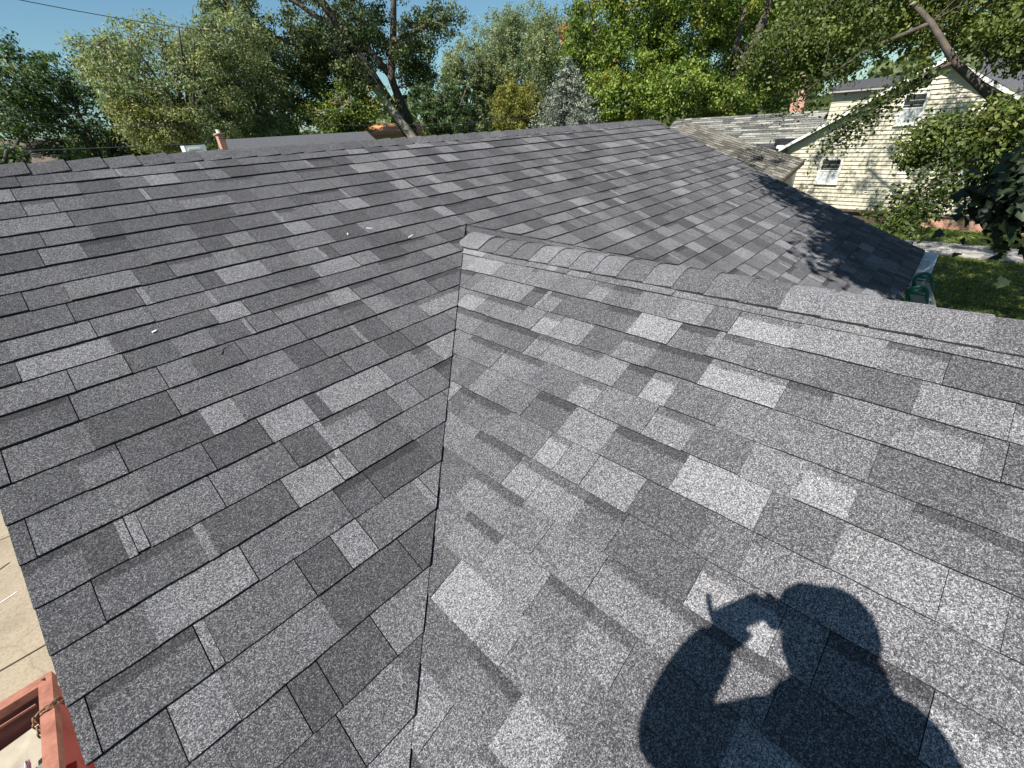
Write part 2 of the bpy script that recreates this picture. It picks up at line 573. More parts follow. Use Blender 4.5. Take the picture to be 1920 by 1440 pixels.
# ================================================================== GROUND
g = MB()
g.add([(-900, -900, 0), (900, -900, 0), (900, 900, 0), (-900, 900, 0)], [(0, 1, 2, 3)])
tag(g.build('ground', M_LAWN), kind='structure')
# driveway left of the house: cast slabs with open joints between them
drive = thing('driveway', None, None)
tag(drive, kind='structure')
xs = [-7.6, -4.55, -1.5, 0.9]
ys = [-6.6, -4.23, -1.86, 0.51, 2.90, 5.28, 7.65, 10.0, 12.4]
for i in range(len(xs) - 1):
    for j in range(len(ys) - 1):
        m = MB()
        gx = 0.006; gy = 0.010
        m.box((xs[i] + gx, ys[j] + gy, -0.06), (xs[i + 1] - gx, ys[j + 1] - gy, 0.03 + rnd.uniform(-0.004, 0.004)))
        m.build('slab', M_CONC, drive)
m = MB(); m.box((-7.65, -6.65, -0.08), (0.95, 12.45, 0.004)); m.build('joint_bed', M_SLAB2, drive)
# old path across the neighbour's lawn
m = MB(); m.box((19.0, -9, -0.05), (20.7, 3.2, 0.03))
tag(m.build('path', M_SLAB2), kind='structure')

# ================================================================== OUR HOUSE
house = thing('house', 'nearest house, new charcoal shingle roof with a cross gable and valley', 'house', (0, 0, 0))
# walls
m = MB()
m.box((-0.12, 0.42, 0), (7.0, 7.4, main_z(0.3) - 0.16))
m.box((0.0, -6.2, 0), (4.15, 0.44, wing_z(-0.1) - 0.16))
m.prism([(-0.12, 0.42, main_z(0.3) - 0.16), (-0.12, 7.4, main_z(0.3) - 0.16), (-0.12, RY, RIDGE_Z - 0.16)], (0.1, 0, 0))
m.prism([(6.9, 0.42, main_z(0.3) - 0.16), (6.9, 7.4, main_z(0.3) - 0.16), (6.9, RY, RIDGE_Z - 0.16)], (0.1, 0, 0))
m.build('wall', M_GREYSIDE, house)
# decks
main_roof_m = MB()
YE = ca * S_EAVE + sa * DM
def mp(p, s, h=0): return P_main(p, s, h)
main_roof_m.prism([mp(XL + 0.01, S_EAVE + 0.012, -0.003), mp(XR - 0.01, S_EAVE + 0.012, -0.003), mp(XR - 0.01, S_RIDGE - 0.01, -0.003), mp(XL + 0.01, S_RIDGE - 0.01, -0.003)], -MN * 0.05)
bk = Vector((0, ca, -sa)); bn = Vector((0, sa, ca))
r0 = Vector((0, RY, RIDGE_Z - 0.004))
main_roof_m.prism([Vector((XL + 0.01, RY, RIDGE_Z - 0.008)), Vector((XR - 0.01, RY, RIDGE_Z - 0.008)), Vector((XR - 0.01, RY, RIDGE_Z - 0.008)) + bk * 4.15, Vector((XL + 0.01, RY, RIDGE_Z - 0.008)) + bk * 4.15], -bn * 0.05)
main_roof = main_roof_m.build('main_roof', M_DECK, house)
wing_roof_m = MB()
WY0, WY1 = -6.6, 2.4
wl = (W_EAVE_X - sb * DW) / cb
def edge_y(x): # valley y at x
    return ((wing_z(x) - H) * ca + DM) / sa
wing_roof_m.prism([P_wing(-edge_y(W_EAVE_X), wl + 0.012, -0.004), P_wing(6.6, wl + 0.012, -0.004), P_wing(6.6, WS_RIDGE - 0.01, -0.004), P_wing(-edge_y(RX), WS_RIDGE - 0.01, -0.004)], -WN * 0.05)
def P_wr(p, s, h=0.0):       # the wing's far slope, s grows towards the ridge
    q = P_wing(p, s, h); q.x = 2 * RX - q.x
    return q
wing_roof_m.prism([P_wr(-edge_y(W_EAVE_X), wl + 0.012, -0.004), P_wr(-edge_y(RX), WS_RIDGE - 0.01, -0.004), P_wr(6.6, WS_RIDGE - 0.01, -0.004), P_wr(6.6, wl + 0.012, -0.004)], Vector((-sb, 0, -cb)) * 0.05)
wing_roof = wing_roof_m.build('wing_roof', M_DECK, house)

SH_MATS = [M_SHINGLE, M_ASPHALT]
rt = random.Random(5)
def main_clips(pc):
    if pc < APEX[0]:
        # keep the uphill side of the near valley
        x0, x1 = 0.0, 2.0
        s0_, s1_ = valley_s(x0), valley_s(x1)
        return [lambda q: q[1] - (s0_ + (q[0] - x0) * (s1_ - s0_) / (x1 - x0))]
    return [lambda q: q[1] - cut_right_s(q[0])]
def valley_lift(x, s):
    d = (s - valley_s(x)) * 0.70
    return 0.009 * math.exp(-max(0.0, d) / 0.10)
left_tabs = make_tabs(P_main, XL, APEX[0], M_S0, M_E, 0, 27, main_clips, rt, 0.11, 0.29, S_RIDGE - 0.01, 0.12, thick=0.0095, offs=COURSE_OFF, base_fn=valley_lift)
right_tabs = make_tabs(P_main, APEX[0], XR, M_S0, M_E, 0, 27, main_clips, rt, 0.07, 0.27, S_RIDGE - 0.01, 0.05, thick=0.0105, gap_p=0.08, offs=COURSE_OFF)
main_tabs = left_tabs + right_tabs
def wing_clips(pc):
    # keep the side of the valley that belongs to the wing (plus a lap under the main shingles)
    def f(q):
        pt = P_wing(q[0], q[1])
        return (main_z_lin(pt.x) - pt.y)
    return [f]
def main_z_lin(x):
    x0, x1 = 0.0, 2.0
    return edge_y(x0) + (x - x0) * (edge_y(x1) - edge_y(x0)) / (x1 - x0) + 0.004
def wing_lit_tone(r):
    return (pick_tone(r) - 0.46) * 1.0 + 0.53  # same shingles toned lighter, imitating sunlight thrown back towards the eye
wing_tabs = make_tabs(P_wing, -2.46, 6.6, W_S0, W_E, 0, 18, wing_clips, rt, 0.09, 0.27, WS_RIDGE - 0.01, 0.40, thick=0.006, gap_p=0.42, gap_w=0.0019, tone_fn=wing_lit_tone)
# laps of the wing's shingles that run up onto the main slope beyond its ridge
lap_tabs = []
for (x0, x1, t) in ((2.06, 2.30, 0.44), (2.30, 2.52, 0.42), (2.52, 2.80, 0.50), (2.80, 3.12, 0.45), (3.12, 3.6, 0.5), (3.6, 4.2, 0.45), (4.2, 5.2, 0.45)):
    q = [(x0, cut_right_s(x0) + 0.03), (x0, cut_right_s(x0) - 0.42), (x1 - 0.003, cut_right_s(x1) - 0.42), (x1 - 0.003, cut_right_s(x1) + 0.03)]
    vt = [P_main(a, max(b, S_EAVE + 0.02), 0.0022) for a, b in q] + [P_main(a, max(b, S_EAVE + 0.02), -0.001) for a, b in q]
    lap_tabs.append((vt, [(0, 1, 2, 3)] + [(i, 4 + i, 4 + (i + 1) % 4, (i + 1) % 4) for i in range(4)], [0] + [1] * 4, [(t, 0.3, 0.0)] * 8, sum(vt, Vector()) / 8))
main_tabs += lap_tabs
wr_tabs = make_tabs(P_wr, -2.3, 6.6, W_S0, W_E, 0, 18, lambda pc: [lambda q: (edge_y(2 * RX - P_wr(*q).x) - 0.02) - P_wr(*q).y], rt, 0.2, 0.4, WS_RIDGE - 0.01, 0.2)
wr_tabs = [(v, [tuple(reversed(f)) for f in fs], mi, c, ce) for v, fs, mi, c, ce in wr_tabs]

ranked = []
for par, tabs in ((main_roof, main_tabs), (wing_roof, wing_tabs)):
    for t in tabs:
        n = len(t[0]) // 2
        ranked.append((screen_area(t[0][:n]), id(t), par, t))
ranked.sort(key=lambda x: -x[0])
for i, (ar, _, par, t) in enumerate(ranked[:300]):
    link('shingle', mesh_of_tabs([t], 'shingle', SH_MATS), par)
rest_m = [t for _, _, par, t in ranked[300:] if par is main_roof]
rest_w = [t for _, _, par, t in ranked[300:] if par is wing_roof] + wr_tabs
tag(link('shingle_field', mesh_of_tabs(rest_m, 'shingle_field', SH_MATS), main_roof), kind='stuff')
tag(link('shingle_field', mesh_of_tabs(rest_w, 'shingle_field', SH_MATS), wing_roof), kind='stuff')

# ridge caps: bent pieces lapped one over the next
def cap_piece(prof, origin, along, length, lift0, lift1, tone, wob, butt=(1, 0.3)):
    """prof: [(side, up)] profile across the ridge; along: unit vector; piece runs length, butt end last"""
    side = along.cross(Vector((0, 0, 1))).normalized()
    up = Vector((0, 0, 1))
    m = MB(); n = len(prof); rows = []
    for j, (t, l) in enumerate(((0.0, lift0), (0.5, (lift0 + lift1) / 2), (1.0, lift1))):
        rows.append([origin + along * (length * t + wob * (abs(a) * 0.25) * (1 if j == 2 else 0)) + side * a + up * (b + l) for a, b in prof])
    col = (tone, 0.3, 0.0)
    for j in range(2):
        pts = rows[j] + rows[j + 1]
        m.add(pts, [(i, i + 1, n + i + 1, n + i) for i in range(n - 1)], 0, col)
    # thickness: butt face and both skirts
    low = [p - up * (lift1 + 0.001) for p in rows[2]]
    m.add(rows[2] + low, [(i, i + 1, n + i + 1, n + i) for i in range(n - 1)], butt[0], (butt[1], 0.3, 0.0))
    for e in (0, n - 1):
        q = [rows[0][e], rows[1][e], rows[2][e]]
        m.add(q + [p - up * 0.008 for p in q], [(0, 1, 4, 3), (1, 2, 5, 4)], 1, col)
    return m
def ridge_prof(half, pitch, rr=0.03):
    t = math.tan(pitch)
    xs_ = [-half, -half * 0.6, -rr, -rr * 0.4, rr * 0.4, rr, half * 0.6, half]
    out = []
    for x in xs_:
        z = -abs(x) * t
        if abs(x) <= rr: z = -rr * t * (0.55 + 0.45 * (abs(x) / rr) ** 2)
        out.append((x, z))
    return out
prof_m = ridge_prof(0.152, AM)
x = XL - 0.01
while x < XR:
    L = min(0.172, XR + 0.01 - x)
    sag = 0.012 * math.sin((x - XL) / (XR - XL) * math.pi)
    so = 0.045 - 0.0185 * x
    c = cap_piece(prof_m, Vector((x - 0.012, RY + so * ca, RIDGE_Z + so * sa + 0.010 - 0.3 * sag)), Vector((1, 0, 0)), L + 0.012, -0.001, 0.0095, rt.choice((0.41, 0.43, 0.45, 0.48)), rt.uniform(-0.03, 0.03))
    c.build('ridge_cap', SH_MATS, main_roof, attr='tab')
    x += 0.172
prof_w = ridge_prof(0.155, BW, 0.05)
y = 2.30
cap_ys = []
first = True
while y > -6.6:
    L = 0.148
    t = rt.choice((0.47, 0.52, 0.56, 0.60))
    dip = 0.0
    c = cap_piece(prof_w, Vector((RX, y + 0.012, RZ + 0.0125)), Vector((0, -1, 0)), L + 0.012, -0.001, 0.0060, t, rt.uniform(-0.05, 0.05), (0, 0.68))
    if first:   # last piece at the top is pressed down into the valley
        for i, v in enumerate(c.v):
            d = max(0.0, (v[1] - (y - 0.06)) / 0.075)
            c.v[i] = (v[0], v[1] + 0.06 * d, v[2] + 0.012 * d + 0.004)
        first = False
    c.build('ridge_cap', SH_MATS, wing_roof, attr='tab')
    y -= L
# drip edge and fascia at the near rake, barge at the far rake
m = MB()
m.prism([P_main(XL + 0.012, S_EAVE, -0.005), P_main(XL + 0.012, S_RIDGE, -0.005), P_main(XL + 0.012, S_RIDGE, -0.19), P_main(XL + 0.012, S_EAVE, -0.19)], (0.02, 0, 0))
m.build('rake_board', M_TRIM, house)
m = MB()
m.prism([P_main(XR - 0.035, S_EAVE, -0.005), P_main(XR - 0.035, S_RIDGE, -0.005), P_main(XR - 0.035, S_RIDGE, -0.19), P_main(XR - 0.035, S_EAVE, -0.19)], (0.02, 0, 0))
m.build('rake_board', M_TRIM, house)
# white gutter along the far part of the eave
EY, EZ = P_main(0, S_EAVE).y, P_main(0, S_EAVE).z
m = MB()
gx0, gx1 = 6.12, XR + 0.02
prof = [(0.03, -0.005), (0.03, -0.12), (-0.055, -0.12), (-0.10, -0.05), (-0.115, -0.015), (-0.10, -0.012), (-0.087, -0.045), (-0.05, -0.108), (0.018, -0.108), (0.018, -0.005)]
poly = [(gx0, EY + a, EZ + b) for a, b in prof]
k = len(prof)
m.add(poly + [(gx1, q[1], q[2]) for q in poly], [(i, (i + 1) % k, k + (i + 1) % k, k + i) for i in range(k)])
m.box((gx1, EY - 0.115, EZ - 0.125), (gx1 + 0.006, EY + 0.03, EZ - 0.004))
gut = m.build('gutter', M_WHITE, house)
for gxx in (6.35, 6.95):
    m = MB(); m.box((gxx, EY - 0.11, EZ - 0.022), (gxx + 0.022, EY + 0.025, EZ - 0.016)); m.build('strap', M_WHITE, gut)

# ================================================================== LADDER against the gutter
lad = thing('ladder', 'aluminium ladder leaning on the white gutter, its two rounded green rail caps showing', 'ladder', (5.72, -1.5, 0))
foot, head = Vector((0, 0.0, 0)), Vector((0, 1.478, EZ + 0.0))
for dx in (-0.24, 0.24):
    m = MB()
    d = (head - foot)
    m.prism([foot + Vector((dx - 0.018, -0.055, 0)), foot + Vector((dx + 0.018, -0.055, 0)), foot + Vector((dx + 0.018, 0.055, 0)), foot + Vector((dx - 0.018, 0.055, 0))], d)
    rail = m.build('rail', M_ALU, lad)
    m = MB()
    arc = [head + Vector((dx, 0.07 * math.cos(a), 0.005 + 0.075 * math.sin(a))) for a in [math.pi * i / 10 for i in range(11)]]
    m.tube([arc[0] + Vector((0, -0.03, -0.10))] + arc + [arc[-1] + Vector((0, -0.03, -0.10))], 0.016, 8)
    for zz in (-0.09, -0.045, 0.0, 0.04):
        m.box(tuple(head + Vector((dx - 0.012, -0.062, zz - 0.012))), tuple(head + Vector((dx + 0.012, 0.062, zz + 0.012))))
    m.build('end_cap', M_GREEN, rail, smooth=False)
for i in range(9):
    t = (i + 0.6) / 9.3
    c = foot + (head - foot) * t
    m = MB(); m.tube([c + Vector((-0.2, 0, 0)), c + Vector((0.2, 0, 0))], 0.016, 8); m.build('rung', M_ALU, lad)

# ================================================================== DUMPSTER
DX0, DX1, DY0, DY1, DZ = -3.45, -1.11, -1.6, 3.09, 1.6
dump = thing('dumpster', 'red steel dumpster with sunbleached rim in the driveway beside the roof edge', 'dumpster', (0, 0, 0))
rim = 0.062
m = MB()
m.box((DX0 + 0.02, DY0 + 0.02, 0.18), (DX1 - 0.02, DY0 + 0.05, DZ - rim))
m.box((DX0 + 0.02, DY1 - 0.05, 0.18), (DX1 - 0.02, DY1 - 0.02, DZ - rim))
m.box((DX0 + 0.02, DY0 + 0.053, 0.18), (DX0 + 0.05, DY1 - 0.053, DZ - rim))
m.box((DX1 - 0.05, DY0 + 0.053, 0.18), (DX1 - 0.02, DY1 - 0.053, DZ - rim))
m.box((DX0 + 0.02, DY0 + 0.02, 0.10), (DX1 - 0.02, DY1 - 0.02, 0.178))
body = m.build('body', M_RED, dump)
m = MB()   # rusty inside skin
m.box((DX0 + 0.052, DY1 - 0.056, 0.19), (DX1 - 0.054, DY1 - 0.0525, DZ - rim - 0.004))
m.box((DX1 - 0.0565, DY0 + 0.06, 0.19), (DX1 - 0.0525, DY1 - 0.06, DZ - rim - 0.004))
m.box((DX0 + 0.0525, DY0 + 0.06, 0.19), (DX0 + 0.0565, DY1 - 0.06, DZ - rim - 0.004))
m.build('lining', M_RUST, dump)
m = MB()
m.box((DX1 - rim, DY0, DZ - rim), (DX1, DY1, DZ)); m.box((DX0, DY0, DZ - rim), (DX0 + rim, DY1, DZ))
m.box((DX0 + rim + 0.001, DY1 - rim, DZ - rim + 0.001), (DX1 - rim - 0.001, DY1, DZ - 0.001)); m.box((DX0 + rim + 0.001, DY0, DZ - rim + 0.001), (DX1 - rim - 0.001, DY0 + rim, DZ - 0.001))
m.build('rim', M_RIM, dump)
m = MB(); m.box((DX0 + 0.1, DY1 - rim - 0.014, DZ - rim - 0.05), (DX1 - 0.12, DY1 - rim - 0.006, DZ - rim - 0.035)); m.build('lip', M_RIM, dump)
for yy in (-0.9, 0.0, 0.85, 1.62, 2.35):
    m = MB(); m.prism([(DX1 - 0.02, yy, 0.2), (DX1 + 0.035, yy + 0.02, 0.2), (DX1 + 0.035, yy + 0.10, 0.2), (DX1 - 0.02, yy + 0.12, 0.2)], (0, 0, DZ - rim - 0.22)); m.build('rib', M_RED, dump)
m = MB(); m.box((DX1 - 0.021, DY0 + 0.05, 1.02), (DX1 + 0.05, DY1 - 0.3, 1.12)); m.build('side_rail', M_RED, dump)
m = MB(); m.prism([(DX1 - rim + 0.012, DY1 - 0.025, DZ + 0.0005), (DX1 - 0.03, DY1 - 0.025, DZ + 0.0005), (DX1 - 0.03, DY1 - 0.05, DZ + 0.0005)], (0, 0, 0.003)); m.build('corner_hole', M_BLACK, dump)
# chain looped over the rim: separate links
chain = thing('chain', 'rusty chain hooked over the red dumpster rim', 'chain', (DX1, 2.83, DZ))
path = [Vector((0.045, 0, -0.30)), Vector((0.04, 0, -0.06)), Vector((0.02, 0.0, 0.014)), Vector((-0.04, -0.015, 0.016)), Vector((-0.085, -0.03, 0.0)), Vector((-0.10, -0.035, -0.07)), Vector((-0.115, -0.05, -0.16)), Vector((-0.12, -0.06, -0.5))]
cum = [0]
for a, b in zip(path, path[1:]): cum.append(cum[-1] + (b - a).length)
def along_path(d):
    for i in range(len(path) - 1):
        if d <= cum[i + 1]:
            t = (d - cum[i]) / (cum[i + 1] - cum[i]); return path[i].lerp(path[i + 1], t), (path[i + 1] - path[i]).normalized()
    return path[-1], (path[-1] - path[-2]).normalized()
d = 0.0; i = 0
while d < cum[-1]:
    c, t = along_path(d)
    u = t.cross(Vector((0.2, 1, 0.1))).normalized(); w = t.cross(u)
    a = u if i % 2 else w
    m = MB()
    ring = [c + t * (0.026 * math.cos(q)) + a * (0.014 * math.sin(q)) for q in [2 * math.pi * j / 10 for j in range(11)]]
    m.tube(ring, 0.0052, 5, cap=False)
    m.build('link', M_CHAIN, chain, smooth=True)
    d += 0.036; i += 1
# what lies in the dumpster
m = MB(); m.prism([(-2.3, 1.1, 1.05), (-1.18, 1.55, 1.12), (-1.18, 3.0, 1.36), (-2.4, 2.95, 1.28)], (0, 0, 0.02))
tag(m.build('plywood_sheet', M_PLY), 'weathered plywood sheet lying across the load in the red dumpster', 'plywood')
m = MB(); m.prism([(-2.3, 0.9, 1.14), (-1.30, 1.35, 1.20), (-1.19, 2.72, 1.36), (-1.50, 2.68, 1.37)], (0, 0, 0.015))
tag(m.build('felt_sheet', M_CARD), 'grey roofing felt offcut on top of the plywood in the dumpster', 'felt')
def rag(name, c, r, mat, seed, n=9, flat=0.5):
    q = random.Random(seed); m = MB(); V = []; F = []
    for i in range(n + 1):
        for j in range(n * 2):
            th = math.pi * i / n; ph = 2 * math.pi * j / (n * 2)
            k = 1 + 0.35 * math.sin(3 * ph + seed) * math.sin(th) + q.uniform(-0.14, 0.14)
            V.append((c[0] + r[0] * k * math.sin(th) * math.cos(ph), c[1] + r[1] * k * math.sin(th) * math.sin(ph), c[2] + r[2] * k * math.cos(th) * flat))
    for i in range(n):
        for j in range(n * 2):
            a = i * n * 2 + j; b = i * n * 2 + (j + 1) % (n * 2)
            F.append((a, b, b + n * 2, a + n * 2))
    m.add(V, F)
    return m.build(name, mat, smooth=False)
tag(rag('rubbish_bag', (-1.42, 2.05, 1.36), (0.20, 0.34, 0.20), M_BAG, 3), 'crumpled black rubbish bag against the inner wall of the red dumpster', 'rubbish bag')
tag(rag('paper_bundle', (-1.38, 2.54, 1.41), (0.04, 0.12, 0.07), M_PAPER, 8), 'crumpled white paper on the felt in the dumpster', 'paper')
tag(rag('pink_wrapper', (-1.33, 2.68, 1.39), (0.022, 0.09, 0.05), M_PINK, 5), 'pink and white wrapper beside the crumpled paper in the dumpster', 'wrapper')

# small litter on roof and drive
def chip(c, n, a, l, w, name, mat, label, cat, group=None):
    u = Vector((math.cos(a), math.sin(a), 0)); u = (u - n * u.dot(n)).normalized(); v = n.cross(u)
    m = MB()
    p = [c + u * l * s + v * w * t for s, t in ((-1, -1), (1, -0.6), (0.9, 1), (-0.8, 0.7))]
    m.prism(p, n * 0.003)
    return tag(m.build(name, mat), label, cat, group)
def on_main(x, s, h=0.011): return P_main(x, s, h)
tw = MB(); c0 = on_main(0.29, 1.64, 0.012)
tw.tube([c0, c0 + Vector((0.02, 0.03, 0.008)), c0 + Vector((0.05, 0.045, 0.012))], [0.003, 0.0025, 0.001], 5)
tag(tw.build('twig', M_BARK), 'short dark twig lying on the main roof slope', 'twig')
for (xx, ss, aa, l, w, lab) in ((0.13, 1.905, 0.3, 0.010, 0.004, 'white paper scrap stuck on a light shingle near the left roof edge'),
        (1.63, 2.125, 0.35, 0.026, 0.003, 'thin white sliver on the roof just above the valley top'),
        (1.44, 2.31, 2.6, 0.020, 0.003, 'bent pale splinter high on the main slope'),
        (1.28, 2.30, 0.9, 0.009, 0.004, 'tiny pale chip halfway up the main slope')):
    chip(on_main(xx, ss, 0.012), MN, aa, l, w, 'debris_chip', M_PAPER, lab, 'debris')
for (xx, yy, aa, l, w, lab) in ((-1.74, 5.62, 0.4, 0.05, 0.03, 'white paper scrap on the concrete by the roof edge'),
        (-2.06, 6.35, 0.3, 0.09, 0.006, 'long pale wood sliver on the concrete drive'),
        (-2.10, 7.0, 0.5, 0.07, 0.010, 'dark stick on the concrete drive')):
    chip(Vector((xx, yy, 0.036)), Vector((0, 0, 1)), aa, l, w, 'debris_chip', M_BARK if 'dark' in lab else M_PAPER, lab, 'debris')

# ================================================================== NEIGHBOUR'S HOUSE (cream siding)
GX = 23.2
PKY, PKZ, HW, EVZ = 1.72, 5.25, 4.15, 2.80
nb = thing('siding_house', 'cream clapboard house with a steep gable behind the maple branches', 'house', (0, 0, 0))
def gable_half(z): return HW * min(1.0, (PKZ - z) / (PKZ - EVZ))
m = MB()
m.prism([(GX + 0.02, PKY - HW + 0.05, 0.5), (GX + 0.02, PKY + HW - 0.05, 0.5), (GX + 0.02, PKY + HW - 0.05, EVZ), (GX + 0.02, PKY, PKZ - 0.05), (GX + 0.02, PKY - HW + 0.05, EVZ)], (8, 0, 0))
nwall = m.build('wall', M_SIDING, nb)
z = 0.50; e = 0.148
while z < PKZ - 0.1:
    h0, h1 = gable_half(max(z, EVZ)), gable_half(max(z + e, EVZ))
    m = MB()
    a = [(GX - 0.026, PKY - h0, z), (GX - 0.026, PKY + h0, z), (GX + 0.012, PKY + h1, z + e), (GX + 0.012, PKY - h1, z + e)]
    b = [(GX + 0.03, q[1], q[2]) for q in a]
    m.add(a + b, [(3, 2, 1, 0), (4, 5, 6, 7), (0, 1, 5, 4), (1, 2, 6, 5), (2, 3, 7, 6), (3, 0, 4, 7)])
    m.build('siding_board', M_SIDING, nwall)
    z += e
m = MB(); m.box((GX + 0.03, PKY - HW + 0.06, 0), (GX + 7.9, 0.70, 0.498)); m.build('foundation', M_BRICK, nb)
m = MB(); m.box((GX + 0.10, 0.703, 0), (GX + 7.9, PKY + HW - 0.06, 0.498)); m.build('crawl_space_shade', M_BROWN, nb)  # solid box; its dark colour stands in for the shaded void under the house
m = MB(); m.box((GX - 0.03, PKY - HW, 0.40), (GX + 0.02, PKY + HW, 0.497)); m.build('base_board', M_BROWN, nb)
# gable roof slabs with white rake boards
for sgn in (-1, 1):
    m = MB()
    m.prism([(GX - 0.28, PKY, PKZ + 0.10), (GX - 0.28, PKY + sgn * (HW + 0.3), EVZ - 0.08), (GX - 0.28, PKY + sgn * (HW + 0.3), EVZ - 0.02), (GX - 0.28, PKY, PKZ + 0.17)], (8.6, 0, 0))
    m.build('roof', M_OLD, nb)
    m = MB()
    m.prism([(GX - 0.31, PKY, PKZ + 0.02), (GX - 0.31, PKY + sgn * (HW + 0.3), EVZ - 0.16), (GX - 0.31, PKY + sgn * (HW + 0.3), EVZ - 0.04), (GX - 0.31, PKY, PKZ + 0.15)], (0.028, 0, 0))
    m.build('rake_board', M_TRIM, nb)
def window(parent, x, yc, z0, w, h, curtain=True):
    f = MB(); t = 0.075
    f.box((x - 0.06, yc - w / 2 - t, z0), (x - 0.014, yc - w / 2, z0 + h)); f.box((x - 0.05, yc + w / 2, z0), (x - 0.014, yc + w / 2 + t, z0 + h))
    f.box((x - 0.052, yc - w / 2 - t, z0 + h + 0.001), (x - 0.014, yc + w / 2 + t, z0 + h + t)); f.box((x - 0.052, yc - w / 2 - t, z0 - t), (x - 0.014, yc + w / 2 + t, z0 - 0.001))
    fr = f.build('window', M_TRIM, parent)
    m = MB(); m.box((x - 0.045, yc - w / 2 + 0.001, z0 + h * 0.49), (x - 0.02, yc + w / 2 - 0.001, z0 + h * 0.54)); m.build('meeting_rail', M_TRIM, fr)
    m = MB(); m.box((x - 0.024, yc - w / 2 + 0.001, z0 + h * 0.541), (x - 0.018, yc + w / 2 - 0.001, z0 + h - 0.001)); m.build('pane', M_GLASS, fr)
    m = MB(); m.box((x - 0.030, yc - w / 2 + 0.001, z0 + 0.001), (x - 0.018, yc + w / 2 - 0.001, z0 + h * 0.489)); m.build('pane', M_CURTAIN if curtain else M_GLASS, fr)
    m = MB(); m.box((x - 0.09, yc - w / 2 - 0.1, z0 - t - 0.03), (x - 0.013, yc + w / 2 + 0.1, z0 - t - 0.002)); m.build('sill', M_TRIM, fr)
    return fr
window(nb, GX, 4.17, 1.50, 0.62, 0.80)
window(nb, GX, 2.20, 3.52, 0.56, 0.86)
window(nb, GX, -0.25, 1.95, 0.75, 1.0, False)
# long side roof running left from the gable
SX0, SX1, SZ0, SZ1, SY0, SY1 = 23.65, 26.3, 2.85, 4.02, 4.6, 12.55
def P_side(p, s, h=0.0):
    L = math.hypot(SX1 - SX0, SZ1 - SZ0); ux, uz = (SX1 - SX0) / L, (SZ1 - SZ0) / L
    return Vector((SX0 + ux * s - uz * h, SY1 - p, SZ0 + uz * s + ux * h))
SL = math.hypot(SX1 - SX0, SZ1 - SZ0)
m = MB(); m.prism([P_side(0, 0, -0.01), P_side(SY1 - SY0, 0, -0.01), P_side(SY1 - SY0, SL, -0.01), P_side(0, SL, -0.01)], (0, 0, -0.12))
side_roof = m.build('side_roof', M_DECK, nb)
m = MB(); m.box((SX0 + 0.3, SY0, 0), (SX1 + 2.5, SY1 - 0.3, SZ0 - 0.1)); m.build('side_wall', M_SIDING, nb)
m = MB(); m.prism([(SX1, SY0, SZ1 - 0.02), (SX1, SY1, SZ1 - 0.02), (SX1 + 2.9, SY1, SZ0), (SX1 + 2.9, SY0, SZ0)], (0, 0, -0.1)); m.build('back_roof', M_DECK, nb)
def old_tone(r): return r.choice((0.22, 0.30, 0.42, 0.52, 0.62, 0.72)) + r.uniform(-0.04, 0.04)
OLD_MATS = [M_OLD, M_ASPHALT]
tabs = make_tabs(P_side, 0, SY1 - SY0, SL - 0.2, 0.2, -1, 14, lambda pc: [], rt, 0.35, 0.9, SL, 0.2, thick=0.02, gap_p=0.1, tone_fn=old_tone)
tabs = [t for t in tabs if t[4].z > SZ0]
for t in tabs[:240]: link('shingle', mesh_of_tabs([t], 'shingle', OLD_MATS), side_roof)
m = MB(); m.box((SX0 - 0.16, SY0 + 0.05, SZ0 - 0.13), (SX0 - 0.03, 6.45, SZ0 - 0.01)); m.build('gutter', M_WHITE, nb)
m = MB(); m.box((SX0 - 0.03, 5.9, SZ0 + 0.0), (SX0 + 0.25, 6.6, SZ0 + 0.22)); m.build('flashing', M_BLACK, nb)
# hip roofed porch in front of it
A_, B_, C_ = Vector((24.2, 10.9, 3.87)), Vector((21.9, 4.88, 2.42)), Vector((19.5, 5.18, 1.62))
U_ = (A_ - B_).normalized(); V_ = (C_ - B_); V_ = (V_ - U_ * V_.dot(U_)).normalized(); N_ = U_.cross(V_).normalized()
if N_.z < 0: N_ = -N_
LB = (A_ - B_).length; LC = (C_ - B_).dot(V_); offc = (C_ - B_).dot(U_)
def P_porch(p, s, h=0.0):          # s runs up from the low edge to the hip A-B
    return A_ - U_ * p + V_ * (LC - s) + N_ * h
m = MB(); D_ = C_ + (A_ - B_)
m.prism([A_ - N_ * 0.01, D_ - N_ * 0.01, C_ - N_ * 0.01, B_ - N_ * 0.01], (0, 0, -0.08))
porch_roof = m.build('porch_roof', M_DECK, nb)
PO_MATS = [M_BROWNOLD, M_ASPHALT]
def brown_tone(r): return r.choice((0.3, 0.38, 0.46, 0.55, 0.62)) + r.uniform(-0.04, 0.04)
ptabs = make_tabs(P_porch, -1.0, LB + 0.6, LC - 0.16, 0.16, -1, int(LC / 0.16) + 1, lambda pc: [lambda q: (LB - offc * 0 - q[0]) + (LC - q[1]) * (-offc / LC) * 1.0, lambda q: q[0] + 0.0 + (LC - q[1]) * (offc / LC)], rt, 0.25, 0.6, LC, 0.2, thick=0.018, gap_p=0.1, tone_fn=brown_tone)
tag(link('shingle_field', mesh_of_tabs(ptabs, 'shingle_field', PO_MATS), porch_roof), kind='stuff')
m = MB(); m.prism([B_ + Vector((0, -0.02, -0.02)), C_ + Vector((0, -0.02, -0.02)), C_ + Vector((0, -0.02, -0.17)), B_ + Vector((0, -0.02, -0.17))], (0, 0.03, 0)); m.build('fascia', M_BROWN, nb)
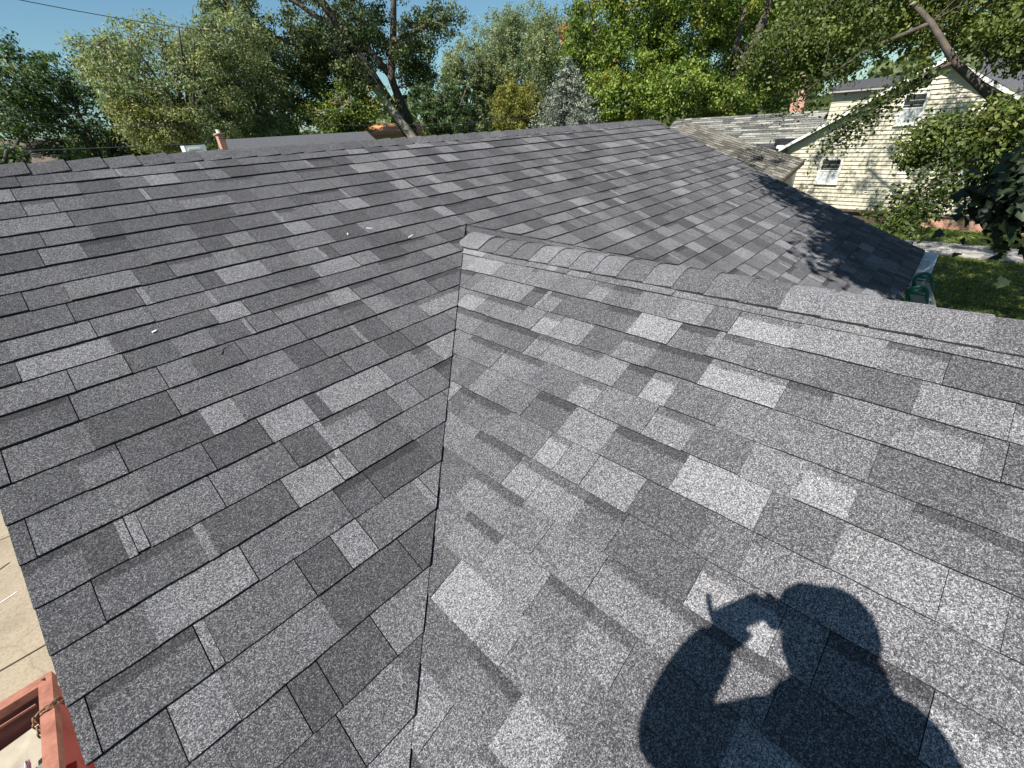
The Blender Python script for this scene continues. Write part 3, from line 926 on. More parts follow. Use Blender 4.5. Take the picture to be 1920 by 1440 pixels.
m = MB(); m.prism([(20.0, 5.55, 0), (23.15, 5.35, 0), (23.15, 5.35, 2.25), (22.0, 5.4, 2.2), (20.0, 5.55, 1.62)], (0, 0.12, 0)); m.build('porch_wall', M_GREYSIDE, nb)
m = MB(); m.box((20.0, 5.68, 0), (20.12, 11.5, 1.6)); m.build('porch_wall', M_SIDING, nb)
# brick chimney and dormer
m = MB(); m.box((26.6, 6.55, 2.6), (27.2, 7.12, 5.35)); m.box((26.55, 6.5, 5.352), (27.25, 7.17, 5.45))
m.build('chimney', M_BRICK, nb)
m = MB(); m.box((25.1, 2.6, 3.2), (28.5, 5.15, 4.62)); dw = m.build('dormer', M_SIDING, nb)
z = 3.7
while z < 4.6:
    m = MB()
    a = [(25.075, 2.6, z), (25.075, 5.15, z), (25.094, 5.15, z + e), (25.094, 2.6, z + e)]
    b = [(25.099, q[1], q[2]) for q in a]
    m.add(a + b, [(3, 2, 1, 0), (4, 5, 6, 7), (0, 1, 5, 4), (1, 2, 6, 5), (2, 3, 7, 6), (3, 0, 4, 7)])
    m.build('siding_board', M_SIDING, dw); z += e
m = MB(); m.prism([(24.85, 2.4, 4.64), (24.85, 5.35, 4.64), (27.2, 5.35, 5.0), (27.2, 2.4, 5.0)], (0, 0, 0.1)); m.build('roof', M_DECK, dw)
m = MB(); m.box((24.82, 2.4, 4.64), (24.848, 5.35, 4.69)); m.build('fascia', M_GREYSIDE, dw)
# roof slope to the right of the gable
m = MB(); m.prism([(24.6, -9, 3.9), (24.6, 0.9, 3.9), (27.5, 0.9, 5.4), (27.5, -9, 5.4)], (0, 0, 0.1)); m.build('roof', M_GREYROOF, nb)
m = MB(); m.box((24.4, -9, 2.0), (24.9, -2.5, 3.88)); m.build('wall', M_SIDING, nb)

# ================================================================== HOUSES BEHIND THE RIDGE
def low_house(name, label, ridge_a, ridge_b, drop, run, rmat, wmat, wall_h):
    h = thing(name, label, 'house')
    a, b = Vector(ridge_a), Vector(ridge_b)
    d = (b - a).normalized(); n = Vector((d.y, -d.x, 0)).normalized()
    if n.dot(Vector((0, 0, H)) - a) < 0: n = -n
    for sg in (1, -1):
        m = MB(); q = [a - d * 0.3, b + d * 0.3, b + d * 0.3 + n * run * sg - Vector((0, 0, drop)), a - d * 0.3 + n * run * sg - Vector((0, 0, drop))]
        m.prism(q, (0, 0, -0.12)); m.build('roof', rmat, h)
    m = MB()
    e0 = run - 0.35
    base = [a + n * e0, b + n * e0, b - n * e0, a - n * e0]
    m.prism([Vector((q.x, q.y, 0)) for q in base], (0, 0, a.z - drop + 0.0))
    for q in (a, b - d * 0.1):
        m.prism([q + n * e0 - Vector((0, 0, drop)), q - n * e0 - Vector((0, 0, drop)), q - Vector((0, 0, 0.14))], d * 0.1)
    m.build('wall', wmat, h)
    return h, d, n
gh, gd, gn = low_house('grey_roof_house', 'low house with plain grey roof seen just over the left of the ridge', (5.9, 20.3, 4.47), (11.0, 19.6, 4.44), 1.5, 3.6, M_GREYROOF, M_GREYSIDE, 2.4)
m = MB(); m.box((5.9, 19.2, 4.475), (11.0, 21.0, 4.48)) if False else None
ch = MB(); ch.box((4.78, 17.2, 2.9), (4.95, 17.45, 4.58)); ch.box((4.75, 17.17, 4.582), (4.98, 17.48, 4.62))
c_ = ch.build('chimney', M_BRICK, gh)
m = MB(); m.tube([(4.865, 17.33, 4.62), (4.865, 17.33, 4.72)], [0.06, 0.05], 8); m.build('chimney_pot', M_TRIM, c_)
bh, bd, bn_ = low_house('brown_roof_house', 'far house with faded brown roof at the far left', (-1.5, 40.5, 5.30), (2.3, 39.5, 5.22), 1.3, 3.0, M_TANROOF, M_SIDING, 2.6)
m = MB(); m.tube([(1.1, 38.5, 4.95), (1.1, 38.5, 5.35)], 0.06, 8); m.build('vent_pipe', M_WHITE, bh)
oh, od, on_ = low_house('cream_house', 'cream house with orange roof partly hidden behind the leaning trunk', (21.5, 37.0, 5.0), (26.5, 33.6, 5.0), 0.75, 2.2, M_ORANGE, M_SIDING, 3.0)
vb = thing('vent_box', 'white louvred box standing behind the ridge left of the red chimney', 'vent', (5.0, 21.4, 0))
m = MB(); m.box((-0.35, -0.2, 0), (0.35, 0.3, 4.36)); m.build('case', M_WHITE, vb)
for i in range(5):
    m = MB(); m.box((-0.25, -0.235, 3.84 + i * 0.09), (0.16, -0.201, 3.895 + i * 0.09)); m.build('louvre', M_TRIM, vb)

# ================================================================== TREES
def unit(a):
    return a / np.maximum(np.linalg.norm(a, axis=1, keepdims=True), 1e-9)

def leaf_arrays(C, size, aspect, g, up=0.35, droop=0.0, out=None):
    """kite shaped folded leaves at centres C"""
    n = len(C)
    nrm = g.normal(size=(n, 3)) * (1.0 if out is None else 0.65) + np.array([0, 0, up])
    if out is not None: nrm = nrm + unit(out) * 1.1
    nrm = unit(nrm)
    d = g.normal(size=(n, 3)) + np.array([0, 0, -droop])
    d = unit(d - nrm * (d * nrm).sum(1, keepdims=True))
    w = np.cross(nrm, d)
    L = (size * g.uniform(0.65, 1.25, n))[:, None]
    W = L / aspect
    tip = C + d * L * 0.55; base = C - d * L * 0.45
    lf = C + w * W * 0.5 + nrm * W * 0.18; rt_ = C - w * W * 0.5 + nrm * W * 0.18
    V = np.stack([tip, lf, base, rt_], 1).reshape(-1, 3)
    k = np.arange(n)[:, None] * 4
    F = np.concatenate([k + [0, 1, 2], k + [0, 2, 3]], 1).reshape(-1, 3)
    return V, F

def keep_sun_off_roof(C):
    """False for points whose shadow would land on the open part of our roof"""
    t = np.array(TO_SUN)
    out = np.ones(len(C), bool)
    # main plane
    n = np.array(MN); q = C - np.array([0, 0, H])
    k = (q @ n + DM) / (t @ n); h = q - k[:, None] * t
    out &= ~((k > 0) & (h[:, 0] > -0.8) & (h[:, 0] < 4.7) & (h[:, 1] > -0.2) & (h[:, 1] < 4.2))
    # part of the far slope stays sunlit: above a line from the far ridge down to the wing
    out &= ~((k > 0) & (h[:, 0] >= 4.6) & (h[:, 0] < 7.4) & (h[:, 1] > 1.0 + 0.55 * (h[:, 0] - 4.6) + 0.25 * np.sin(h[:, 0] * 9)) & (h[:, 1] < 4.3))
    n = np.array(WN)
    k = (q @ n + DW) / (t @ n); h = q - k[:, None] * t
    out &= ~((k > 0) & (h[:, 0] > -0.8) & (h[:, 0] < 3.0) & (h[:, 1] > -7) & (h[:, 1] < 2.6))
    return out

def make_tree(name, label, base, trunk, r0, blobs, leaf, aspect, lmat, seed, bark=None, droop=0.15, clump_r=0.55, per=26,
              group=None, yellow=0.05, limbs=None, shell=0.55, twig_r=0.018, mask=None, cat='tree', kind=None, extra_pts=None, yfun=None, stretch=1.0):
    """tapered trunk and limbs, twigs out to leaf clumps, thousands of folded leaves"""
    g = np.random.default_rng(seed)
    root = thing(name, label, cat, base, group)
    bx = Vector(base)
    tm = MB()
    pts = [Vector(p) for p in trunk]
    n = len(pts)
    rr = [r0 * (1 - 0.75 * i / max(1, n - 1)) for i in range(n)]
    tm.tube(pts, rr, 9)
    nodes = list(pts[1:])
    for lm in (limbs or []):
        lp = [Vector(p) for p in lm[0]]
        tm.tube(lp, [lm[1] * (1 - 0.7 * i / max(1, len(lp) - 1)) for i in range(len(lp))], 7)
        nodes += lp
        for a, b in zip(lp, lp[1:]): nodes.append(a.lerp(b, 0.5))
    CL = []
    for (c, r, k) in blobs:
        u = unit(g.normal(size=(k, 3)))
        rad = shell + (1 - shell) * g.random(k) ** 0.6
        rad *= 1 + 0.18 * np.sin(u[:, 0] * 7 + c[0]) * np.cos(u[:, 2] * 6 + c[1])
        CL.append(np.array(c) + u * rad[:, None] * np.array(r))
    CL = np.concatenate(CL)
    if mask is not None: CL = CL[mask(CL)]
    nd_ = np.array([tuple(p) for p in nodes])
    for i, c in enumerate(CL):
        if i % 2: continue
        dd = ((nd_ - c) ** 2).sum(1) + np.maximum(0, nd_[:, 2] - c[2]) * 2
        j = int(dd.argmin()); a = Vector(nd_[j]); b = Vector(c)
        mid = a.lerp(b, 0.5) + Vector(g.normal(size=3) * 0.06 * (b - a).length) + Vector((0, 0, 0.06 * (b - a).length))
        s = min(3.0, (b - a).length)
        tm.tube([a, mid, b], [twig_r * (0.8 + 0.5 * s), twig_r * 0.8, twig_r * 0.3], 4, cap=False)
        if i % 6 == 0: nd_ = np.vstack([nd_, np.array(mid)])
    cnt = np.maximum(3, (per * g.uniform(0.35, 1.65, len(CL))).astype(int))
    idx = np.repeat(np.arange(len(CL)), cnt)
    cs = g.uniform(0.6, 1.35, len(CL))[idx][:, None]
    off = unit(g.normal(size=(len(idx), 3))) * (g.random(len(idx)) ** 0.45)[:, None] * np.array([1, 1, 0.7 * stretch]) * clump_r * cs
    C = CL[idx] + off
    if extra_pts is not None:
        C = np.concatenate([C, extra_pts]); idx = np.concatenate([idx, np.zeros(len(extra_pts), int)]); off = np.concatenate([off, g.normal(size=(len(extra_pts), 3))])
    if mask is not None:
        k = mask(C); C = C[k]; idx = idx[k]; off = off[k]
    V, F = leaf_arrays(C, leaf, aspect, g, droop=droop, out=off)
    cv = g.random(len(CL)); ye = (g.random(len(CL)) < yellow) * g.uniform(0.4, 0.9, len(CL))
    if yfun is not None: ye = np.clip(ye + yfun(CL), 0, 1)
    yl = ye[idx] * g.uniform(0.5, 1, len(idx))
    col = np.stack([g.random(len(idx)), cv[idx], yl, np.ones(len(idx))], 1).repeat(4, 0)
    tm.v = [tuple(Vector(p) - bx) for p in tm.v]
    tm.build('trunk', bark or M_BARK, root, smooth=True)
    link('crown', tri_mesh('crown', V - np.array(base), F, lmat, 'leafmix', col), root)
    if kind: root['kind'] = kind
    return root

def pol(az, D): return (D * math.cos(R(az)), D * math.sin(R(az)))
def at(az, el, D):
    x, y = pol(az, D); return (x, y, H + D * math.tan(R(el)))

# far left
def simple_tree(name, label, az, D, top_el, half_w, lmat, seed, leaf, low_el=-2.0, dens=1.0, group=None, yellow=0.05, lean=0.0, per=26, aspect=1.7, shell=0.5, clump_r=None, bark=None, yfun=None, droop=0.15, cat='tree', stretch=1.0):
    leaf *= 0.80; per = int(per * 1.5)
    x, y = pol(az, D)
    zt = H + D * math.tan(R(top_el)); zb = max(0.6, H + D * math.tan(R(low_el)))
    rz = (zt - zb) / 2; cz = (zt + zb) / 2
    k = int(190 * dens)
    q = random.Random(seed)
    bl = [((x, y, cz), (half_w * 0.8, half_w * 0.8, rz * 0.95), k)]
    for i in range(6):
        a = q.uniform(0, 6.28); f = q.uniform(0.35, 0.75)
        bl.append(((x + math.cos(a) * half_w * f, y + math.sin(a) * half_w * f, cz + q.uniform(-0.7, 0.75) * rz), (half_w * 0.42, half_w * 0.42, rz * 0.38), k // 4))
    tr = [(x, y, 0), (x + lean * 0.3, y, cz * 0.5), (x + lean, y, cz), (x + lean * 1.2, y, zt - rz * 0.4)]
    limbs = []
    for i in range(6):
        a = q.uniform(0, 6.28); z0 = cz - rz * q.uniform(0.1, 0.7)
        limbs.append(([(x + lean * 0.6, y, z0), (x + math.cos(a) * half_w * 0.4, y + math.sin(a) * half_w * 0.4, z0 + rz * 0.5), (x + math.cos(a) * half_w * 0.75, y + math.sin(a) * half_w * 0.75, z0 + rz * 0.95)], 0.09))
    return make_tree(name, label, (x, y, 0), tr, 0.22, bl, leaf, aspect, lmat, seed, bark=bark, limbs=limbs, group=group, yellow=yellow, per=per, shell=shell, clump_r=(clump_r or half_w * 0.22) * 0.62, yfun=yfun, droop=droop, cat=cat, stretch=stretch)

simple_tree('cedar_tree', 'dark feathery evergreen at the far left edge, lower than its neighbours', 92.6, 14, 3.0, 1.3, M_LF_DARK, 21, 0.12, low_el=-6, dens=0.8, per=30)
simple_tree('dark_tree', 'dark green bushy tree at the far left behind the brown roof', 84.2, 40, 7.6, 4.3, M_LF_DARK, 22, 0.28, low_el=-5, dens=1.9, yellow=0.02, aspect=2.2)
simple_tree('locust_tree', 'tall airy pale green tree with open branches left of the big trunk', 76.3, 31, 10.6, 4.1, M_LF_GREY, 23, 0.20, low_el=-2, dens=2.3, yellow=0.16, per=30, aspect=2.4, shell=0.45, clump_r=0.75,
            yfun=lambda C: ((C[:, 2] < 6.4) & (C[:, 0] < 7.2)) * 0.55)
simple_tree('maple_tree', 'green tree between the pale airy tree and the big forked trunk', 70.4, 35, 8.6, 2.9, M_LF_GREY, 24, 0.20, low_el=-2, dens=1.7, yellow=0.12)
simple_tree('dark_bush', 'dark rounded dense tree right of the big forked trunk', 50.9, 34, 4.9, 2.1, M_LF_DARK, 25, 0.18, low_el=-4, dens=1.2)

# the big old tree with the forked, leaning trunk
D3 = 37
tb = Vector(at(55.0, -1.2, D3)); tb.z = 0
trunkA = [tuple(tb), at(55.2, -0.4, D3), at(57.0, 2.6, D3), at(58.6, 5.8, D3), at(60.3, 8.6, D3), at(62.5, 12.5, D3), at(63.5, 17, D3)]
lb = [([at(55.0, 0.0, D3), at(55.9, 3.0, D3 + 0.2), at(56.4, 5.2, D3 + 0.3), at(55.6, 8.0, D3 + 0.2), at(54.8, 11.5, D3), at(54, 16, D3)], 0.40),
      ([at(56.4, 5.2, D3 + 0.3), at(58.2, 7.5, D3 + 0.8), at(59.0, 10.5, D3 + 1)], 0.26),
      ([at(58.6, 5.8, D3), at(63, 7.4, D3 - 0.8), at(67, 8.6, D3 - 1.2), at(70, 10.2, D3 - 1)], 0.24),
      ([at(55.6, 8.0, D3), at(52.5, 9.0, D3 - 0.8), at(50, 9.6, D3 - 1)], 0.18),
      ([at(60.3, 8.6, D3), at(64, 11, D3 + 1), at(68, 13, D3 + 1)], 0.2)]
big_blobs = [(at(66.5, 8.5, D3 - 1), (3.1, 2.4, 1.7), 80), (at(62, 5.6, D3 + 1), (2.6, 2.2, 1.5), 85), (at(62.5, 2.6, D3 + 0.5), (2.7, 2.0, 1.4), 95), (at(67.2, 3.4, D3), (1.3, 1.5, 2.0), 45),
             (at(52.4, 8.6, D3), (2.0, 2.2, 1.5), 55), (at(50.5, 9.8, D3), (1.3, 1.6, 0.9), 22), (at(53.4, 4.6, D3 + 1.5), (1.6, 1.6, 1.5), 48), (at(59, 9.6, D3 + 2), (3.0, 2.2, 1.6), 60),
             (at(62, 15, D3), (6.5, 5.5, 3.2), 230), (at(70, 11.2, D3 - 1), (2.2, 2.2, 0.9), 34), (at(61.5, 0.8, D3 + 1), (1.4, 1.4, 0.8), 34), (at(60.5, 7.2, D3 + 1.5), (2.0, 1.8, 1.5), 70), (at(64.5, 6.0, D3 + 1), (1.6, 1.6, 1.6), 60), (at(57.6, 7.6, D3 + 2.5), (1.6, 1.6, 1.4), 36), (at(53.6, 6.6, D3 + 1.5), (1.3, 1.4, 1.2), 40), (at(69.5, 8.2, D3), (1.8, 1.6, 1.3), 44), (at(60.3, 5.4, D3 - 2), (1.2, 0.8, 1.0), 26), (at(62.5, 8.3, D3 - 2), (1.6, 0.9, 1.0), 30), (at(58.3, 9.4, D3 - 2), (1.3, 0.8, 0.9), 22), (at(55.2, 6.6, D3 - 1.6), (0.6, 0.6, 0.7), 10)]
make_tree('oak_tree', 'huge old tree with forked dark trunk and pale leaning stem behind the ridge', tuple(tb), trunkA, 0.55, big_blobs, 0.165, 1.5, M_LF_OAK, 31, limbs=lb, yellow=0.06, per=70, clump_r=0.62, twig_r=0.03, shell=0.4)
sx = Vector(at(54.9, -1.0, 35.6)); sx.z = 0
make_tree('sycamore_tree', 'pale barked leaning trunk with thin yellow green leaves in front of the dark fork', tuple(sx), [tuple(sx), at(55.0, -0.6, 35.6), at(56.8, 2.0, 35.6), at(58.4, 4.4, 35.7), at(60.0, 6.2, 35.8)], 0.42,
          [(at(61, 3.2, 35.0), (2.2, 1.4, 1.1), 50), (at(58.6, 3.0, 35.2), (1.4, 1.1, 1.1), 30), (at(65, 1.6, 34.5), (1.7, 1.2, 0.9), 34)], 0.15, 1.6, M_LF_BRIGHT, 32, bark=M_PALEBARK, yellow=0.1, per=34, clump_r=0.6)

# pale trees in the distance between the trunks and the spruce
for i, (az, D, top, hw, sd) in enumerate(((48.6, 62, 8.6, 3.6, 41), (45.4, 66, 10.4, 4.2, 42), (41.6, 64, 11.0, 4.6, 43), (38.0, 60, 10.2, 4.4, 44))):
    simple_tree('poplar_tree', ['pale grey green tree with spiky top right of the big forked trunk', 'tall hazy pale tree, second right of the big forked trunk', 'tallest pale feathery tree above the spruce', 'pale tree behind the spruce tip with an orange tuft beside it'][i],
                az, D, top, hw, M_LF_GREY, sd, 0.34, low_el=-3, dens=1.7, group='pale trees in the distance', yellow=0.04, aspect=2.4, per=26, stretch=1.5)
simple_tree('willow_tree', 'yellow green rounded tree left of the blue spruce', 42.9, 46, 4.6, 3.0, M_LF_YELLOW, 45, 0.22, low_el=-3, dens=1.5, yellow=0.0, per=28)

# blue spruce: whorls of drooping sprays
def spruce(az, D, top_el, hw, seed):
    x, y = pol(az, D); zt = H + D * math.tan(R(top_el)); g = np.random.default_rng(seed)
    root = thing('spruce_tree', 'pale blue green spruce poking above the middle of the ridge', 'tree', (x, y, 0))
    tm = MB(); tm.tube([(0, 0, 0), (0, 0, zt * 0.5), (0, 0, zt - 0.1)], [0.16, 0.1, 0.02], 8)
    C = []; cc = []
    z = 0.7
    while z < zt - 0.05:
        f = (zt - z) / (zt - 0.7); rad = hw * f ** 0.85 + 0.08
        for j in range(int(7 + 14 * f)):
            a = g.uniform(0, 6.28); L = rad * g.uniform(0.72, 1.12)
            tip = Vector((math.cos(a) * L, math.sin(a) * L, z - 0.20 * L + g.uniform(-0.05, 0.05)))
            tm.tube([(0, 0, z), (tip.x * 0.5, tip.y * 0.5, z - 0.02 * L), tuple(tip)], [0.02, 0.012, 0.004], 4, cap=False)
            tone = g.random()
            nn = int(10 + 26 * L)
            t = g.uniform(0.25, 1.03, nn)[:, None]
            q = np.array([[0, 0, z]]) * (1 - t) + np.array(tip)[None] * t
            q += g.normal(size=(nn, 3)) * np.array([0.10, 0.10, 0.05]) * (0.5 + t)
            C.append(q); cc.append(np.full(nn, tone))
        z += 0.17
    C = np.concatenate(C); cc = np.concatenate(cc)
    V, F = leaf_arrays(C, 0.17, 3.0, g, up=0.8)
    col = np.stack([g.random(len(C)), cc, np.zeros(len(C)), np.ones(len(C))], 1).repeat(4, 0)
    tm.build('trunk', M_BARK, root, smooth=True)
    link('crown', tri_mesh('crown', V, F, M_LF_SPRUCE, 'leafmix', col), root)
spruce(37.4, 29, 5.8, 4.4, 51)

# bright tree right of the middle, with a dark limb in its gap
D8 = 33
tb8 = Vector(at(20.6, 0, D8)); tb8.z = 0
make_tree('ivy_tree', 'big bright green leafy tree above the neighbour roof with a dark bent limb', tuple(tb8), [tuple(tb8), at(20.6, 0, D8), at(20.4, 3.2, D8 - 0.5), at(19.2, 5.6, D8 - 0.8), at(18.4, 8.5, D8 - 0.8), at(19, 13, D8)], 0.42,
          [(at(30.5, 5.0, D8), (2.9, 2.6, 1.9), 190), (at(31.5, 1.6, D8 - 1.5), (2.5, 2.0, 1.4), 150), (at(25.5, 2.0, D8 - 2.0), (2.6, 2.0, 1.4), 170), (at(25.8, 6.8, D8), (2.3, 2.4, 1.8), 130), (at(34.2, 7.8, D8 + 1), (2.0, 2.2, 2.0), 100),
           (at(20.5, 0.9, D8 - 1), (2.2, 1.6, 0.9), 90), (at(17, 4, D8 + 2.5), (3.0, 2.0, 2.6), 150), (at(22, 10.2, D8), (5.5, 4.5, 1.9), 170), (at(28, 11.5, D8), (5.0, 4.5, 1.8), 140), (at(35.5, 4.8, D8 + 2), (1.6, 1.6, 1.6), 60), (at(22.5, 7.0, D8 + 1), (1.8, 1.6, 1.3), 70), (at(17.5, 7.6, D8 + 2), (2.2, 1.8, 1.4), 80), (at(29, 8.2, D8 + 1), (2.2, 2.0, 1.2), 70)],
          0.165, 1.5, M_LF_BRIGHT, 61, limbs=[([at(20.4, 3.2, D8 - 0.5), at(20.8, 5.2, D8 - 1), at(20.6, 8, D8 - 1)], 0.26), ([at(20.4, 1.5, D8), at(25, 4, D8 - 1), at(29, 6, D8 - 0.5)], 0.2), ([at(28.5, -2, D8), at(31, 3, D8), at(33.5, 7, D8 + 0.5)], 0.22)],
          yellow=0.06, per=66, clump_r=0.55, twig_r=0.025, shell=0.55)
simple_tree('walnut_tree', 'dark tree in the gap right of the bright leafy tree', 18.2, 41, 12.0, 5.2, M_LF_DARK, 62, 0.24, low_el=-2, dens=1.5)
simple_tree('ash_tree', 'shaded tall tree behind the spruce and the bright leafy tree', 34.0, 46, 9.8, 3.2, M_LF_OAK, 63, 0.24, low_el=-2, dens=1.2)

# autumn tuft
t_ = make_tree('autumn_sapling', 'small tree with a bright orange autumn tuft among the pale trees', pol(37.6, 52) + (0,), [pol(37.6, 52) + (0,), at(37.6, 3, 52), at(37.3, 7.6, 52)], 0.14, [(at(37.2, 7.9, 52), (0.7, 0.7, 0.8), 14)], 0.26, 1.5, M_LF_ORANGE, 64, per=16, clump_r=0.6)

# the maple by the neighbour's wall: limb rising to the left, drooping sprays
mb_ = (12.4, -3.4, 0)
limb_main = [(12.3, -3.0, 2.6), (11.6, -1.3, 3.6), (11.2, 0.04, 4.16), (11.0, 0.73, 4.74), (11.1, 1.2, 5.3), (11.8, 2.4, 6.4)]
sprays = [([(11.0, 0.73, 4.74), (10.9, 1.15, 4.55), (10.8, 1.7, 4.0), (10.8, 2.2, 3.45)], 0.035),
          ([(11.0, 0.73, 4.74), (11.0, 1.15, 4.55), (10.95, 1.6, 4.15), (10.8, 2.0, 3.75)], 0.03),
          ([(11.1, 1.2, 5.3), (11.3, 1.9, 5.1), (11.4, 2.6, 4.7), (11.4, 3.1, 4.3)], 0.035),
          ([(11.6, -1.3, 3.6), (10.3, -0.35, 3.75), (9.8, 0.0, 3.45), (9.3, 0.45, 3.0), (9.0, 0.75, 2.65)], 0.04),
          ([(11.6, -1.3, 3.6), (10.0, -0.2, 3.2), (9.4, 0.2, 2.9), (9.0, 0.5, 2.55)], 0.03),
          ([(11.8, 2.4, 6.4), (12.8, 3.3, 5.8), (13.8, 3.9, 5.0), (14.0, 4.2, 4.5)], 0.05)]
def along(pts, n, g, spread, t0=0.2):
    pts = np.array(pts); t = g.uniform(t0, 1.0, n) * (len(pts) - 1); i = np.minimum(t.astype(int), len(pts) - 2); f = (t - i)[:, None]
    return pts[i] * (1 - f) + pts[i + 1] * f + g.normal(size=(n, 3)) * spread * (0.5 + 0.7 * (t / (len(pts) - 1)))[:, None]
gm = np.random.default_rng(71)
ex = np.concatenate([along(sprays[0][0], 800, gm, 0.16), along(sprays[1][0], 700, gm, 0.15), along(sprays[2][0], 900, gm, 0.2), along(sprays[3][0], 1400, gm, 0.17), along(sprays[4][0], 900, gm, 0.15), along(sprays[5][0], 1100, gm, 0.26)])
make_tree('silver_maple', 'spreading yellow green maple whose drooping sprays hang before the cream house', mb_, [mb_, (12.4, -3.3, 2.4), (12.2, -3.0, 5), (12.0, -2.4, 8), (11.8, -1.8, 11)], 0.34,
          [((14.0, 3.75, 5.25), (1.6, 1.2, 0.75), 150), ((13.2, 2.6, 5.9), (1.6, 1.5, 0.75), 150), ((12.6, 1.0, 5.75), (1.5, 1.5, 0.8), 150), ((12.2, -0.3, 5.4), (1.4, 1.2, 0.7), 90), ((15.0, 2.6, 6.6), (2.2, 2.2, 0.9), 130),
           ((13.0, -1.5, 8.0), (3.0, 3.4, 1.6), 200), ((11.6, -1.1, 4.7), (0.9, 0.9, 0.8), 80), ((11.2, -0.2, 5.1), (1.0, 0.8, 0.5), 70), ((10.2, -0.35, 3.75), (0.7, 0.6, 0.4), 75), ((10.9, 0.5, 3.6), (0.6, 0.5, 0.35), 36),
           ((17, 1.4, 9.6), (1.8, 1.4, 1.0), 46), ((18.2, 3.9, 9.2), (1.6, 1.3, 0.9), 40), ((19.5, 0.0, 8.9), (1.5, 1.3, 0.8), 34), ((17.5, 6.0, 8.2), (1.5, 1.4, 0.7), 36)],
          0.078, 1.7, M_LF_MAPLE, 71, limbs=[(limb_main, 0.095)] + sprays, yellow=0.04, per=84, clump_r=0.36, twig_r=0.009, mask=keep_sun_off_roof, extra_pts=ex, droop=0.5)

# the shade tree standing beside the wing: its crown hangs over the roof corner and the lawn
st = (8.2, -5.6, 0)
cast = [((3.9, 0.55, 6.9), 'x')]
g9 = np.random.default_rng(72)
cl = []
def lift_from_roof(x, y, t): 
    p = np.array([x, y, main_z(y)]); return tuple(p + np.array(TO_SUN) * t)
shade_blobs = []
for (x, y, t, r, k) in ((6.95, 0.35, 5.2, 0.42, 26), (6.35, 0.30, 5.0, 0.42, 26), (5.75, 0.25, 4.8, 0.36, 20), (6.9, 0.95, 5.6, 0.32, 16), (6.35, 0.85, 5.3, 0.26, 10), (5.85, 0.78, 5.2, 0.24, 9), (5.25, 0.62, 5.0, 0.17, 5), (5.4, 0.20, 4.8, 0.2, 7), (6.75, 1.55, 5.6, 0.20, 8), (7.0, 1.85, 5.7, 0.2, 8), (6.6, 1.2, 5.5, 0.2, 6)):
    shade_blobs.append((lift_from_roof(x, y, t), (r, r * 0.8, r * 0.6), k))
q0 = Vector(lift_from_roof(6.4, 0.4, 5.1))
shade_blobs += [((9.0, -3.4, 8.6), (3.4, 2.6, 1.8), 200), ((10.5, -2.6, 7.0), (2.6, 1.9, 1.0), 130), ((7.0, -3.2, 8.0), (1.8, 1.8, 1.2), 80), ((12.5, -3.6, 9.0), (3.5, 2.4, 1.6), 130), ((6.6, -2.3, 5.9), (1.3, 0.9, 0.9), 70), ((15.5, -1.5, 9.5), (3.2, 2.2, 1.2), 110), ((10.2, -0.9, 8.9), (1.9, 0.9, 0.8), 26), ((12.6, -0.5, 9.2), (1.9, 0.9, 0.8), 20), ((8.0, -1.5, 8.6), (1.4, 0.8, 0.7), 20), ((5.62, -0.40, 3.52), (0.22, 0.12, 0.16), 26), ((5.75, -0.62, 3.75), (0.2, 0.12, 0.16), 16)]
shade = make_tree('shade_tree', 'large leaved tree with shade-darkened leaves hanging over the right edge of the picture', st, [st, (8.1, -5.5, 2.5), (8.0, -5.2, 5), (8.2, -4.6, 8), (8.6, -4.0, 10.2)], 0.30, shade_blobs, 0.105, 1.45, M_LF_SHADE, 73,
          limbs=[([(8.0, -5.3, 4.2), (7.0, -3.2, 6.0), (5.2, -1.2, 7.4), tuple(q0)], 0.11), ([(8.0, -5.2, 4.6), (7.4, -3.0, 5.2), (6.5, -1.6, 4.7), (5.9, -0.75, 3.95)], 0.07), ([(8.0, -5.2, 5), (10, -3.6, 7), (12, -3, 8.4), (15, -2, 9.2), (17.5, 2.5, 9.2)], 0.12)],
          yellow=0.0, per=58, clump_r=0.36, twig_r=0.009, mask=keep_sun_off_roof, droop=0.4)
# the near branch of large leaves: every leaf its own object
leaf_shapes = []
outline = [(0.0, 0.0), (0.16, 0.10), (0.40, 0.04), (0.36, 0.26), (0.50, 0.46), (0.27, 0.50), (0.22, 0.72), (0.0, 1.0)]
for vi in range(6):
    q = random.Random(100 + vi); m = MB()
    half = [(a * q.uniform(0.85, 1.15), b) for a, b in outline]
    cup = q.uniform(0.05, 0.22); curl = q.uniform(0.05, 0.3)
    def z3(a, b): return (a, b, cup * abs(a) - curl * b * b * 0.5)
    for sg in (1, -1):
        pts = [z3(sg * a, b) for a, b in half] + [z3(0, 0.5)]
        n = len(half)
        m.add(pts, [((i, i + 1, n) if sg > 0 else (i + 1, i, n)) for i in range(n - 1)], 0, (q.random(), q.random(), 0.0))
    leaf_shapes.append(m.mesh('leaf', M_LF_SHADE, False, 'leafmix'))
branches = [[(6.05, -1.00, 4.05), (5.8, -0.74, 3.80), (5.6, -0.42, 3.58), (5.5, -0.14, 3.42)],
            [(6.05, -1.00, 4.05), (5.85, -0.80, 3.62), (5.65, -0.58, 3.46), (5.55, -0.36, 3.36)],
            [(6.0, -1.05, 3.95), (5.8, -0.92, 3.6), (5.6, -0.70, 3.36), (5.5, -0.52, 3.22)],
            [(6.05, -1.00, 4.1), (5.9, -0.82, 3.98), (5.75, -0.62, 3.86), (5.65, -0.44, 3.74)]]
tm = MB()
for b in branches: tm.tube([Vector(p) - Vector(st) for p in b], [0.018, 0.012, 0.008, 0.004], 6)
